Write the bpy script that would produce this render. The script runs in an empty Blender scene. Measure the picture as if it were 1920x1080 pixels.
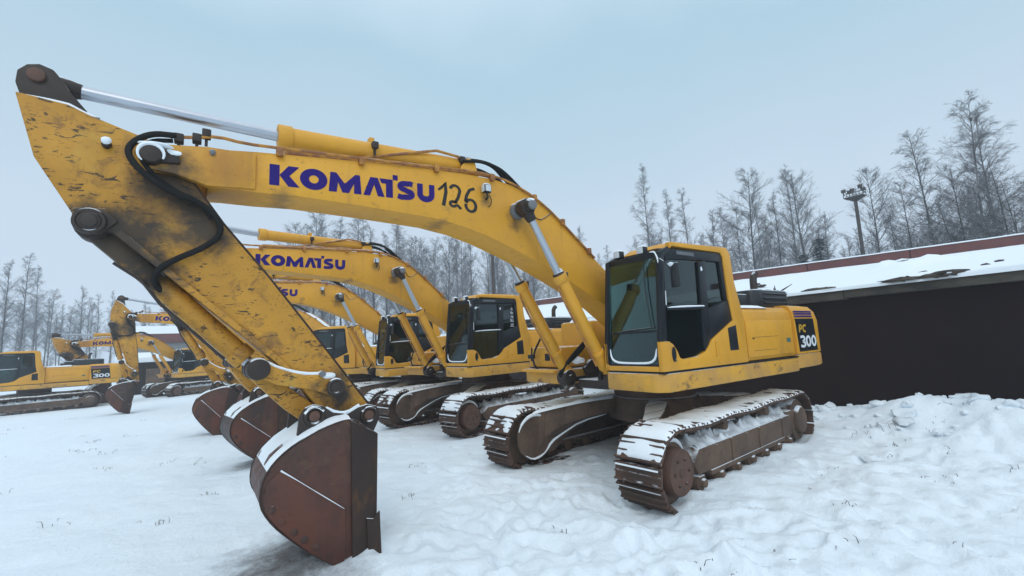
import bpy, bmesh, math, random
import numpy as np
from mathutils import Vector, Matrix, noise as mnoise
R = math.radians
random.seed(7)
scene = bpy.context.scene
col = scene.collection

# ---------------------------------------------------------------- camera
CAM = (6.40115, 4.99254, 1.95669)
yaw, pit, rol = R(234.70170), R(6.97250), R(-2.66156)
F = Vector((math.cos(pit)*math.cos(yaw), math.cos(pit)*math.sin(yaw), math.sin(pit)))
Rt = Vector((math.sin(yaw), -math.cos(yaw), 0)); Up = Rt.cross(F)
R2 = math.cos(rol)*Rt + math.sin(rol)*Up; U2 = -math.sin(rol)*Rt + math.cos(rol)*Up
cd = bpy.data.cameras.new("camera"); cam = bpy.data.objects.new("camera", cd); col.objects.link(cam)
m = Matrix((R2, U2, -F)).transposed().to_4x4(); m.translation = Vector(CAM); cam.matrix_world = m
cd.sensor_width = 36; cd.lens = 36*833.72/1920; cd.clip_end = 2000; cd.clip_start = 0.05
scene.camera = cam

# ---------------------------------------------------------------- world, sun, exposure
SUN_EL, SUN_AZ = R(38), R(60)
w = bpy.data.worlds.new("World"); scene.world = w; w.use_nodes = True
nt = w.node_tree; nt.nodes.clear()
def wn(t, **k):
    n = nt.nodes.new(t)
    for a, b in k.items(): setattr(n, a, b)
    return n
out = wn('ShaderNodeOutputWorld'); 
sky = wn('ShaderNodeTexSky', sky_type='NISHITA'); sky.sun_disc = False
sky.sun_elevation = SUN_EL; sky.sun_rotation = R(90)-SUN_AZ
bg1 = wn('ShaderNodeBackground'); bg1.inputs[1].default_value = 0.05
bg2 = wn('ShaderNodeBackground'); bg2.inputs[1].default_value = 1.22
add = wn('ShaderNodeMixShader'); add.inputs[0].default_value = 0.80
geo = wn('ShaderNodeNewGeometry'); sep = wn('ShaderNodeSeparateXYZ')
ns = wn('ShaderNodeTexNoise'); ns.inputs['Scale'].default_value = 2.1; ns.inputs['Detail'].default_value = 3
tc = wn('ShaderNodeTexCoord')
ma = wn('ShaderNodeMath', operation='MULTIPLY_ADD'); ma.inputs[1].default_value = 0.26
ramp = wn('ShaderNodeValToRGB'); e = ramp.color_ramp.elements
e[0].position = 0.0; e[0].color = (0.50, 0.58, 0.70, 1)
e[1].position = 1.0; e[1].color = (1.30, 1.40, 1.52, 1)
for p, c in ((0.12, (0.60, 0.69, 0.81)), (0.27, (0.585, 0.705, 0.82)), (0.42, (0.505, 0.665, 0.78)), (0.56, (0.44, 0.635, 0.765)), (0.74, (0.70, 0.86, 0.98))):
    q = e.new(p); q.color = (*c, 1)
L = nt.links.new
L(tc.outputs['Generated'], sep.inputs[0]); L(tc.outputs['Generated'], ns.inputs['Vector'])
L(ns.outputs['Fac'], ma.inputs[0])
sub = wn('ShaderNodeMath', operation='SUBTRACT'); sub.inputs[1].default_value = 0.13
L(sep.outputs['Z'], sub.inputs[0]); L(sub.outputs[0], ma.inputs[2]); L(ma.outputs[0], ramp.inputs[0])
L(ramp.outputs[0], bg2.inputs[0]); L(sky.outputs[0], bg1.inputs[0])
L(bg1.outputs[0], add.inputs[1]); L(bg2.outputs[0], add.inputs[2]); L(add.outputs[0], out.inputs[0])
sd = bpy.data.lights.new("sun", 'SUN'); sd.energy = 0.9; sd.angle = R(45); sd.color = (1, 0.96, 0.9)
so = bpy.data.objects.new("sun", sd); col.objects.link(so)
sv = Vector((math.cos(SUN_EL)*math.cos(SUN_AZ), math.cos(SUN_EL)*math.sin(SUN_AZ), math.sin(SUN_EL)))
so.rotation_euler = sv.to_track_quat('Z', 'Y').to_euler(); so.location = (0, 0, 60)
vs = scene.view_settings; vs.view_transform = 'Standard'; vs.look = 'None'; vs.exposure = 0.0; vs.gamma = 1
scene.cycles.max_bounces = 8; scene.cycles.transparent_max_bounces = 16; scene.cycles.volume_bounces = 1
scene.cycles.volume_step_rate = 4

# ---------------------------------------------------------------- materials
M = {}
class NT:
    def __init__(s, name):
        s.m = bpy.data.materials.new(name); s.m.use_nodes = True; s.t = s.m.node_tree; s.t.nodes.clear()
        s.o = s.t.nodes.new('ShaderNodeOutputMaterial'); s.b = s.t.nodes.new('ShaderNodeBsdfPrincipled')
        s.l(s.b.outputs[0], s.o.inputs[0]); M[name] = s.m
        s.tc = s.n('ShaderNodeTexCoord'); oi = s.n('ShaderNodeObjectInfo')
        ad = s.n('ShaderNodeVectorMath', operation='MULTIPLY_ADD'); cmb = s.n('ShaderNodeCombineXYZ')
        s.l(s.tc.outputs['Object'], ad.inputs[0]); ad.inputs[1].default_value = (1, 1, 1)
        for i, k in enumerate((13., 7., 3.)):
            mm = s.n('ShaderNodeMath', operation='MULTIPLY'); mm.inputs[1].default_value = k
            s.l(oi.outputs['Random'], mm.inputs[0]); s.l(mm.outputs[0], cmb.inputs[i])
        s.l(cmb.outputs[0], ad.inputs[2]); s.vec = ad.outputs[0]
    def n(s, t, **k):
        n = s.t.nodes.new(t)
        for a, b in k.items(): setattr(n, a, b)
        return n
    def l(s, a, b): s.t.links.new(a, b)
    def noise(s, scale, detail=4, rough=.55, vec=None, stretch=None, rot=None, dist=0):
        v = vec or s.vec
        if stretch:
            mp = s.n('ShaderNodeMapping'); s.l(v, mp.inputs[0]); mp.inputs['Scale'].default_value = stretch
            if rot: mp.inputs['Rotation'].default_value = rot
            v = mp.outputs[0]
        n = s.n('ShaderNodeTexNoise'); n.inputs['Scale'].default_value = scale; n.inputs['Detail'].default_value = detail
        n.inputs['Roughness'].default_value = rough; n.inputs['Distortion'].default_value = dist; s.l(v, n.inputs['Vector'])
        return n.outputs['Fac']
    def step(s, f, a, b, c=0., d=1.):
        n = s.n('ShaderNodeMapRange'); n.clamp = True; s.l(f, n.inputs[0])
        for i, v in enumerate((a, b, c, d)): n.inputs[i+1].default_value = v
        return n.outputs[0]
    def mix(s, f, a, b):
        n = s.n('ShaderNodeMix', data_type='RGBA')
        for v, i in ((f, 0), (a, 6), (b, 7)):
            if hasattr(v, 'links'): s.l(v, n.inputs[i])
            else: n.inputs[i].default_value = v if i == 0 else (*v, 1)
        return n.outputs[2]
    def math(s, op, a, b):
        n = s.n('ShaderNodeMath', operation=op)
        for v, i in ((a, 0), (b, 1)):
            if hasattr(v, 'links'): s.l(v, n.inputs[i])
            else: n.inputs[i].default_value = v
        return n.outputs[0]
    def snow(s, colr, lo=.55, hi=.8, sc=6.):
        g = s.n('ShaderNodeNewGeometry'); sp = s.n('ShaderNodeSeparateXYZ'); s.l(g.outputs['Normal'], sp.inputs[0])
        nz = s.noise(sc, 5); f = s.math('MULTIPLY_ADD', nz, .9); 
        f.node.inputs[2].default_value = -.45
        f2 = s.math('ADD', sp.outputs['Z'], f); k = s.step(f2, lo, hi)
        s.k = k
        return s.mix(k, colr, (.78, .84, .90))
    def end(s, colr, rough=.5, metal=0., bump=None, bs=.3, bd=.01, spec=None, coat=None):
        if hasattr(colr, 'links'): s.l(colr, s.b.inputs['Base Color'])
        else: s.b.inputs['Base Color'].default_value = (*colr, 1)
        if hasattr(rough, 'links'): s.l(rough, s.b.inputs['Roughness'])
        else: s.b.inputs['Roughness'].default_value = rough
        s.b.inputs['Metallic'].default_value = metal
        if spec is not None: s.b.inputs['Specular IOR Level'].default_value = spec
        if bump is not None:
            b = s.n('ShaderNodeBump'); b.inputs['Strength'].default_value = bs; b.inputs['Distance'].default_value = bd
            s.l(bump, b.inputs['Height']); s.l(b.outputs[0], s.b.inputs['Normal'])
        return s.m

YEL = (.72, .35, .020)
t = NT('yellow_paint')
a = t.noise(1.1, 5); c = t.mix(t.step(a, .35, .7), YEL, (.60, .285, .024))
b = t.noise(7, 8, .7); c = t.mix(t.step(b, .62, .74), c, (.36, .18, .035))
s_ = t.noise(5, 4, .6, stretch=(1, 1, .12)); c = t.mix(t.step(s_, .55, .8, 0, .35), c, (.30, .17, .05))
sp_ = t.noise(42, 4, .6); c = t.mix(t.step(sp_, .68, .72, 0, .7), c, (.16, .07, .03))
c = t.snow(c, .92, 1.12); t.end(c, t.step(b, .3, .7, .38, .62), bump=t.noise(60, 3), bs=.08)

t = NT('boom_paint')
a = t.noise(1.1, 5); c = t.mix(t.step(a, .35, .7), YEL, (.60, .285, .024))
b = t.noise(7, 8, .7); c = t.mix(t.step(b, .60, .74, 0, .8), c, (.36, .18, .035))
for (cx, cz, r0, r1, kk, cc) in ((6.25, 3.70, .05, .42, .75, (.36, .15, .03)), (6.62, 3.56, .05, .26, .9, (.05, .035, .025)), (5.75, 3.48, .0, .16, .6, (.12, .07, .04)), (4.0, 3.42, .0, .12, .7, (.10, .05, .03)), (2.95, 3.55, .03, .17, .8, (.10, .06, .035)), (3.40, 3.80, .0, .10, .7, (.12, .08, .04)), (3.95, 3.60, .0, .07, .6, (.2, .12, .05))):
    vm = t.n('ShaderNodeVectorMath', operation='DISTANCE'); mp = t.n('ShaderNodeMapping'); mp.inputs['Scale'].default_value = (1, 0, 1)
    t.l(t.tc.outputs['Object'], mp.inputs[0]); t.l(mp.outputs[0], vm.inputs[0]); vm.inputs[1].default_value = (cx, 0, cz)
    g = t.math('MULTIPLY_ADD', t.noise(6, 6, .7), .4); g.node.inputs[2].default_value = -.2
    c = t.mix(t.step(t.math('ADD', vm.outputs['Value'], g), r0, r1, kk, 0), c, cc)
s_ = t.noise(9, 4, .6, stretch=(1, 1, .1)); c = t.mix(t.step(s_, .58, .8, 0, .4), c, (.28, .15, .05))
sp_ = t.noise(34, 4, .6); c = t.mix(t.step(sp_, .66, .71, 0, .75), c, (.12, .055, .03))
c = t.snow(c, .92, 1.12); t.end(c, t.step(b, .3, .7, .38, .62), bump=t.noise(60, 3), bs=.08)

t = NT('dirty_yellow_skirt')
a = t.noise(1.6, 6, .65); c = t.mix(t.step(a, .38, .62), (.68, .35, .035), (.50, .27, .07))
b = t.noise(3.1, 8, .7, stretch=(1, 1, 1.8)); c = t.mix(t.step(b, .56, .66, 0, .85), c, (.13, .07, .035))
sp_ = t.noise(25, 5, .7); c = t.mix(t.step(sp_, .62, .70, 0, .6), c, (.15, .08, .04))
c = t.snow(c, .75, .95); t.end(c, .6, bump=t.noise(30, 4), bs=.15)

t = NT('worn_yellow_paint')
a = t.noise(1.5, 6, .6); c = t.mix(t.step(a, .3, .68), (.60, .29, .018), (.40, .19, .022))
b = t.noise(4.5, 8, .72, dist=.6); c = t.mix(t.step(b, .52, .66, 0, .8), c, (.17, .08, .025))
d = t.noise(8, 6, .62, stretch=(1, 1, 2.6), rot=(0, R(40), 0), dist=.9); c = t.mix(t.step(d, .585, .635, 0, .95), c, (.030, .018, .012))
d2 = t.noise(26, 5, .6, stretch=(1, 1, 3), rot=(0, R(35), 0)); c = t.mix(t.step(d2, .615, .66, 0, .85), c, (.04, .024, .015))
d3 = t.noise(2.2, 4, .6); c = t.mix(t.step(d3, .60, .72, 0, .5), c, (.52, .33, .06))
# grease round the elbow pin and where the hose rubs
for (cx, cz, r0, r1) in ((6.62, 3.45, .12, .42), (6.38, 3.12, .10, .34), (7.12, 3.08, .08, .25), (5.2, 1.5, .03, .22), (6.98, 2.93, .20, .42), (6.75, 2.68, .10, .28), (5.27, 1.6, .05, .2)):
    vm = t.n('ShaderNodeVectorMath', operation='DISTANCE'); mp = t.n('ShaderNodeMapping'); mp.inputs['Scale'].default_value = (1, 0, 1)
    t.l(t.tc.outputs['Object'], mp.inputs[0]); t.l(mp.outputs[0], vm.inputs[0]); vm.inputs[1].default_value = (cx, 0, cz)
    g = t.math('MULTIPLY_ADD', t.noise(5, 6, .65), .5); g.node.inputs[2].default_value = -.25
    c = t.mix(t.step(t.math('ADD', vm.outputs['Value'], g), r0, r1, .93, 0), c, (.028, .022, .018))
c = t.snow(c, .78, .95); t.end(c, t.step(a, .3, .7, .45, .75), bump=d, bs=.25)

t = NT('rusty_steel')
a = t.noise(1.7, 6, .6, stretch=(1, 1, .6)); c = t.mix(t.step(a, .38, .60), (.030, .018, .015), (.085, .027, .014)); w_ = t.noise(3.3, 3, .5, dist=2.5); c = t.mix(t.step(w_, .60, .64, 0, .5), c, (.10, .05, .025))
b = t.noise(10, 8, .7); c = t.mix(t.step(b, .55, .72, 0, .6), c, (.02, .012, .01))
d = t.noise(4, 5, .6, stretch=(1, 1, .2)); c = t.mix(t.step(d, .58, .75, 0, .55), c, (.12, .045, .02))
c = t.snow(c, .8, .92); t.end(c, t.step(b, .3, .7, .42, .7), bump=b, bs=.3)
t = NT('rusty_plate')
a = t.noise(1.7, 6, .6); c = t.mix(t.step(a, .35, .65), (.105, .029, .013), (.05, .019, .013))
b = t.noise(12, 8, .7); c = t.mix(t.step(b, .58, .72, 0, .5), c, (.03, .014, .01)); w_ = t.noise(5, 5, .6, stretch=(1, 1, .15)); c = t.mix(t.step(w_, .52, .72, 0, .7), c, (.028, .017, .014)); w2 = t.noise(7, 4, .6, stretch=(1, 1, .1)); c = t.mix(t.step(w2, .56, .70, 0, .55), c, (.22, .075, .02))
t.end(c, t.step(b, .3, .7, .4, .65), bump=b, bs=.25)
t = NT('dark_edge_steel')
a = t.noise(2.2, 6, .6, stretch=(1, 1, .5)); c = t.mix(t.step(a, .35, .65), (.052, .031, .024), (.026, .018, .016))
b = t.noise(3.1, 8, .7, stretch=(1, 1, .3)); c = t.mix(t.step(b, .56, .70, 0, .7), c, (.20, .085, .02))
c = t.snow(c, .8, .92); t.end(c, .7, bump=b, bs=.2, spec=.3)
t = NT('track_steel')
a = t.noise(3, 6, .6); c = t.mix(t.step(a, .35, .65), (.052, .031, .023), (.10, .052, .034)); m_ = t.noise(11, 7, .7); c = t.mix(t.step(m_, .56, .68, 0, .7), c, (.025, .017, .014))
c = t.snow(c, .98, 1.18, 9); t.end(c, .72, bump=t.noise(30, 5), bs=.3)
t = NT('frame_steel')
a = t.noise(2, 7, .65); c = t.mix(t.step(a, .38, .62), (.070, .045, .032), (.135, .083, .054)); m_ = t.noise(22, 8, .75); c = t.mix(t.step(m_, .6, .7, 0, .5), c, (.16, .11, .08))
b = t.noise(9, 7, .7); c = t.mix(t.step(b, .55, .7, 0, .6), c, (.03, .021, .018))
c = t.snow(c, .60, .80, 7); t.end(c, .75, bump=b, bs=.4)
t = NT('idler_rust'); a = t.noise(5, 7, .65); c = t.mix(t.step(a, .35, .65), (.13, .062, .040), (.075, .044, .032)); t.end(c, .7, bump=a, bs=.3)
t = NT('black_plastic'); c = t.snow((.012, .014, .017), .72, .9); t.end(c, .42)
t = NT('black_paint'); a = t.noise(5, 5); c = t.mix(a, (.006, .008, .011), (.013, .016, .021)); t.end(c, .4, spec=.3)
t = NT('black_rubber'); c = t.snow((.011, .011, .011), 1.0, 1.2); t.end(c, .75, spec=.25)
t = NT('dark_cast'); a = t.noise(12, 6); c = t.mix(a, (.014, .010, .009), (.045, .028, .02)); c = t.snow(c, .62, .8); t.end(c, .6, bump=a, bs=.3)
t = NT('grey_cast'); a = t.noise(9, 5); c = t.mix(a, (.10, .11, .12), (.2, .21, .22)); c = t.snow(c, .5, .7); t.end(c, .5)
t = NT('chrome'); a = t.noise(3, 4, stretch=(1, 1, 1)); t.end(t.mix(a, (.55, .58, .63), (.38, .41, .46)), .28, .9)
t = NT('orange_pipe'); a = t.noise(9, 5); c = t.mix(t.step(a, .4, .6), (.48, .215, .028), (.25, .10, .035)); c = t.snow(c, .80, .95); t.end(c, .55)
t = NT('purple_decal'); a = t.noise(40, 4); t.end(t.mix(t.step(a, .62, .7), (.020, .008, .15), (.06, .04, .13)), .6, spec=.2)
t = NT('spray_black'); t.end((.012, .012, .012), .6)
t = NT('white_decal'); t.end((.72, .76, .80), .5)
t = NT('yellow_decal'); t.end((.62, .36, .03), .5)
t = NT('grey_decal'); t.end((.09, .10, .11), .5)
t = NT('lamp_lens'); t.end((.55, .6, .63), .15)
t = NT('seat_cloth'); a = t.noise(9, 4); t.end(t.mix(a, (.02, .028, .03), (.055, .065, .065)), .85)
t = NT('green_lining'); t.end((.05, .13, .12), .8)
t = NT('snow'); a = t.noise(5, 6, .6); c = t.mix(a, (.80, .865, .92), (.86, .905, .94))
t.end(c, .85, bump=t.noise(14, 8, .65), bs=.5, bd=.02, spec=.15)
def glassmat(name, tint, gl, dirt):
    t = NT(name); t.t.nodes.remove(t.b)
    tr = t.n('ShaderNodeBsdfTransparent'); tr.inputs[0].default_value = (*tint, 1)
    g = t.n('ShaderNodeBsdfGlossy'); g.inputs['Roughness'].default_value = .04; g.inputs[0].default_value = (.8, .95, .95, 1)
    fr = t.n('ShaderNodeFresnel'); fr.inputs[0].default_value = 1.45
    m1 = t.n('ShaderNodeMixShader'); f = t.math('ADD', fr.outputs[0], gl); t.l(f, m1.inputs[0]); t.l(tr.outputs[0], m1.inputs[1]); t.l(g.outputs[0], m1.inputs[2])
    df = t.n('ShaderNodeBsdfDiffuse'); df.inputs[0].default_value = (.30, .42, .42, 1)
    m2 = t.n('ShaderNodeMixShader'); nz = t.noise(2.3, 5, .6); t.l(t.step(nz, .35, .75, dirt*.3, dirt), m2.inputs[0])
    t.l(m1.outputs[0], m2.inputs[1]); t.l(df.outputs[0], m2.inputs[2]); t.l(m2.outputs[0], t.o.inputs[0])
glassmat('front_glass', (.36, .58, .53), .03, .02)
glassmat('door_glass', (.30, .42, .41), .02, .02)
glassmat('side_glass', (.07, .10, .11), .03, .01)

# ---------------------------------------------------------------- mesh helpers
class MB:
    def __init__(s): s.bm = bmesh.new()
    def _bev(s, faces, bev, seg=2):
        if bev <= 0: return
        ed = list({e for f in faces for e in f.edges})
        ed = [e for e in ed if len(e.link_faces) == 2 and e.calc_face_angle(0) > .35]
        try: bmesh.ops.bevel(s.bm, geom=ed, offset=bev, segments=seg, affect='EDGES', clamp_overlap=True, profile=.5)
        except Exception: pass
    def hull(s, A, B, bev=0., seg=2):
        """two matching point loops joined into a solid"""
        a = [s.bm.verts.new(p) for p in A]; b = [s.bm.verts.new(p) for p in B]; n = len(a); fs = []
        fs.append(s.bm.faces.new(a)); fs.append(s.bm.faces.new(b[::-1]))
        for i in range(n): fs.append(s.bm.faces.new((a[i], b[i], b[(i+1) % n], a[(i+1) % n])))
        bmesh.ops.recalc_face_normals(s.bm, faces=fs); s._bev(fs, bev, seg); return s
    def prism(s, pts, y0, y1, bev=0., seg=2): return s.hull([(x, y0, z) for x, z in pts], [(x, y1, z) for x, z in pts], bev, seg)
    def plan(s, pts, z0, z1, bev=0., seg=2): return s.hull([(x, y, z0) for x, y in pts], [(x, y, z1) for x, y in pts], bev, seg)
    def xsec(s, pts, x0, x1, bev=0., seg=2): return s.hull([(x0, y, z) for y, z in pts], [(x1, y, z) for y, z in pts], bev, seg)
    def box(s, x0, x1, y0, y1, z0, z1, bev=0.): return s.plan([(x0, y0), (x1, y0), (x1, y1), (x0, y1)], z0, z1, bev)
    def cyl(s, p0, p1, r0, r1=None, n=20, bev=0.):
        p0, p1 = Vector(p0), Vector(p1); r1 = r0 if r1 is None else r1; d = (p1-p0).normalized()
        u = d.orthogonal().normalized(); v = d.cross(u)
        A = [p0+(u*math.cos(k)+v*math.sin(k))*r0 for k in (2*math.pi*i/n for i in range(n))]
        B = [p1+(u*math.cos(k)+v*math.sin(k))*r1 for k in (2*math.pi*i/n for i in range(n))]
        return s.hull(A, B, bev, 2)
    def tube(s, pts, r, n=8, smooth=0):
        P = [Vector(p) for p in pts]
        for _ in range(smooth):
            Q = [P[0]]
            for a, b in zip(P, P[1:]): Q += [a*.75+b*.25, a*.25+b*.75]
            P = Q+[P[-1]]
        rings = []; pu = None
        for i, p in enumerate(P):
            d = (P[min(i+1, len(P)-1)]-P[max(i-1, 0)]).normalized()
            u = d.orthogonal().normalized() if pu is None else (pu-d*pu.dot(d)).normalized()
            pu = u; v = d.cross(u); rr = r if not isinstance(r, (list, tuple)) else float(np.interp(i/(len(P)-1), np.linspace(0, 1, len(r)), r))
            rings.append([s.bm.verts.new(p+(u*math.cos(k)+v*math.sin(k))*rr) for k in (2*math.pi*j/n for j in range(n))])
        for a, b in zip(rings, rings[1:]):
            for j in range(n): s.bm.faces.new((a[j], a[(j+1) % n], b[(j+1) % n], b[j]))
        s.bm.faces.new(rings[0][::-1]); s.bm.faces.new(rings[-1]); return s
    def ring(s, c, axis, R0, r0, n=24):
        c = Vector(c); d = Vector(axis).normalized(); u = d.orthogonal().normalized(); v = d.cross(u)
        pts = [c+(u*math.cos(k)+v*math.sin(k))*R0 for k in (2*math.pi*i/n for i in range(n+1))]
        return s.tube(pts, r0, 6)
    def blob(s, c, rad, sub=2, seed=0, amp=.3, fr=2.):
        g = bmesh.ops.create_icosphere(s.bm, subdivisions=sub, radius=1.)
        for v in g['verts']:
            k = 1+amp*mnoise.noise(v.co*fr+Vector((seed, seed*1.7, 0)))
            v.co = Vector((v.co.x*rad[0], v.co.y*rad[1], v.co.z*rad[2]))*k+Vector(c)
        return s
    def build(s, name, mat, parent=None, ang=35, keep=False):
        me = bpy.data.meshes.new(name); s.bm.to_mesh(me); s.bm.free()
        me.materials.append(M[mat] if isinstance(mat, str) else mat)
        me.shade_smooth(); me.set_sharp_from_angle(angle=R(ang))
        o = bpy.data.objects.new(name, me); col.objects.link(o)
        if parent: o.parent = parent
        return o
def snowcap(rings, name, parent):
    """closed lumpy snow strip; rings = list of (points across) from end to end, already raised in the middle"""
    b = MB(); vv = [[b.bm.verts.new(p) for p in r] for r in rings]
    for A, B in zip(vv, vv[1:]):
        for j in range(len(A)-1): b.bm.faces.new((A[j], A[j+1], B[j+1], B[j]))
    bmesh.ops.recalc_face_normals(b.bm, faces=b.bm.faces)
    return b.build(name, 'snow', parent, 80)
def empty(name, loc=(0, 0, 0), rz=0): 
    o = bpy.data.objects.new(name, None); col.objects.link(o); o.location = loc; o.rotation_euler = (0, 0, rz); o.empty_display_size = .3
    return o
def tag(o, label=None, cat=None, group=None, kind=None):
    for k, v in (('label', label), ('category', cat), ('group', group), ('kind', kind)):
        if v: o[k] = v
    return o
kids = {}
def copy_tree(o, parent=None, skip=()):
    c = o.copy(); col.objects.link(c)
    if parent: c.parent = parent
    for ch in [x for x in list(o.children)]:
        if ch.name.split('.')[0] in skip: continue
        copy_tree(ch, c, skip)
    return c
def nz(x, y=0., z=0.): return mnoise.noise(Vector((x, y, z)))

# ---------------------------------------------------------------- lettering (flat strokes on a plane)
def stroke(b, pts, wd, f, cap=False, closed=False):
    """thick poly-line in (u,v) mapped by f to 3D"""
    P = [Vector(p) for p in pts]; n = len(P); Lft = []; Rgt = []
    for i in range(n):
        a = P[(i-1) % n] if closed or i else P[0]; c = P[(i+1) % n] if closed or i < n-1 else P[-1]
        d = (c-a).normalized(); k = Vector((-d.y, d.x)); ww = (wd[i] if isinstance(wd, (list, tuple)) else wd)/2
        Lft.append(b.bm.verts.new(f(*(P[i]+k*ww)))); Rgt.append(b.bm.verts.new(f(*(P[i]-k*ww))))
    for i in range(n if closed else n-1):
        j = (i+1) % n; b.bm.faces.new((Lft[i], Lft[j], Rgt[j], Rgt[i]))
def poly(b, pts, f): b.bm.faces.new([b.bm.verts.new(f(*p)) for p in pts])
def arc(cx, cy, rx, ry, a0, a1, n=14): return [(cx+rx*math.cos(R(a0+(a1-a0)*i/n)), cy+ry*math.sin(R(a0+(a1-a0)*i/n))) for i in range(n+1)]
def big_word(b, f):
    # K O M A T ' S U, height 1, full width 8.33
    poly(b, [(0, 0), (.42, 0), (.42, 1), (0, 1)], f)
    poly(b, [(.42, .52), (.80, 1), (1.27, 1), (.84, .52), (1.30, 0), (.80, 0)], f)
    n = 28; o = [(1.93+.63*math.cos(2*math.pi*i/n), .5+.53*math.sin(2*math.pi*i/n)) for i in range(n)]
    q = [(1.93+.22*math.cos(2*math.pi*i/n), .5+.20*math.sin(2*math.pi*i/n)) for i in range(n)]
    for i in range(n):
        j = (i+1) % n; poly(b, [o[i], o[j], q[j], q[i]], f)
    poly(b, [(2.62, 0), (3.0, 0), (3.07, .52), (2.98, 1), (2.70, 1)], f)
    poly(b, [(3.07, .52), (3.28, 0), (3.46, 0), (3.43, .5), (3.37, .5), (2.98, 1)][::-1], f)
    poly(b, [(3.43, .5), (3.46, 0), (3.60, 0), (3.86, .52), (3.92, 1)], f)
    poly(b, [(3.86, .52), (3.86, 0), (4.24, 0), (4.16, 1), (3.92, 1)], f)
    poly(b, [(4.33, 0), (4.68, 0), (4.90, .60), (4.90, 1), (4.70, 1)], f)
    poly(b, [(4.90, 1), (4.90, .60), (5.10, 0), (5.46, 0), (5.10, 1)], f)
    poly(b, [(5.18, 1), (5.30, .74), (5.54, .74), (5.92, .74), (5.92, 1)], f); poly(b, [(5.54, .74), (5.54, 0), (5.92, 0), (5.92, .74)], f)
    poly(b, [(5.92, 1), (5.92, 1.28), (6.20, 1.28), (6.20, 1.0)], f)
    S = [(7.06, .86), (6.92, .90)]+arc(6.62, .71, .30, .17, 75, 262, 10)+arc(6.72, .29, .32, .17, 82, -100, 10)+[(6.40, .10), (6.20, .16)]
    stroke(b, S, .30, f)
    stroke(b, [(7.50, 1), (7.50, .42)]+arc(7.86, .40, .36, .27, 180, 360, 12)+[(8.22, .42), (8.22, 1)], .34, f)
def spray_number(b, f):
    stroke(b, [(0, .62), (.12, .75), (.25, .98), (.27, .6), (.22, .3), (.17, .02)], [.07, .10, .13, .12, .12, .13], f)
    stroke(b, arc(.60, .74, .17, .2, 170, -20, 9)+[(.70, .45), (.58, .2)]+arc(.52, .16, .11, .10, 20, 330, 9)+[(.68, .13), (.80, .0)], .11, f)
    stroke(b, [(1.33, .98), (1.14, .88), (1.02, .62), (.97, .36)], .115, f)
    stroke(b, arc(1.17, .22, .19, .25, 160, -190, 16), .115, f)
def digit_word(b, f):   # 300 in heavy rounded digits
    stroke(b, [(.05, .88)]+arc(.35, .74, .28, .19, 120, -70, 10)+[(.3, .5)], .22, f)
    stroke(b, [(.3, .5)]+arc(.35, .27, .31, .20, 70, -130, 10)+[(.02, .14)], .22, f)
    for cx in (1.15, 1.95): stroke(b, arc(cx, .5, .27, .40, 0, 345, 22), .22, f, closed=True)

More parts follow.
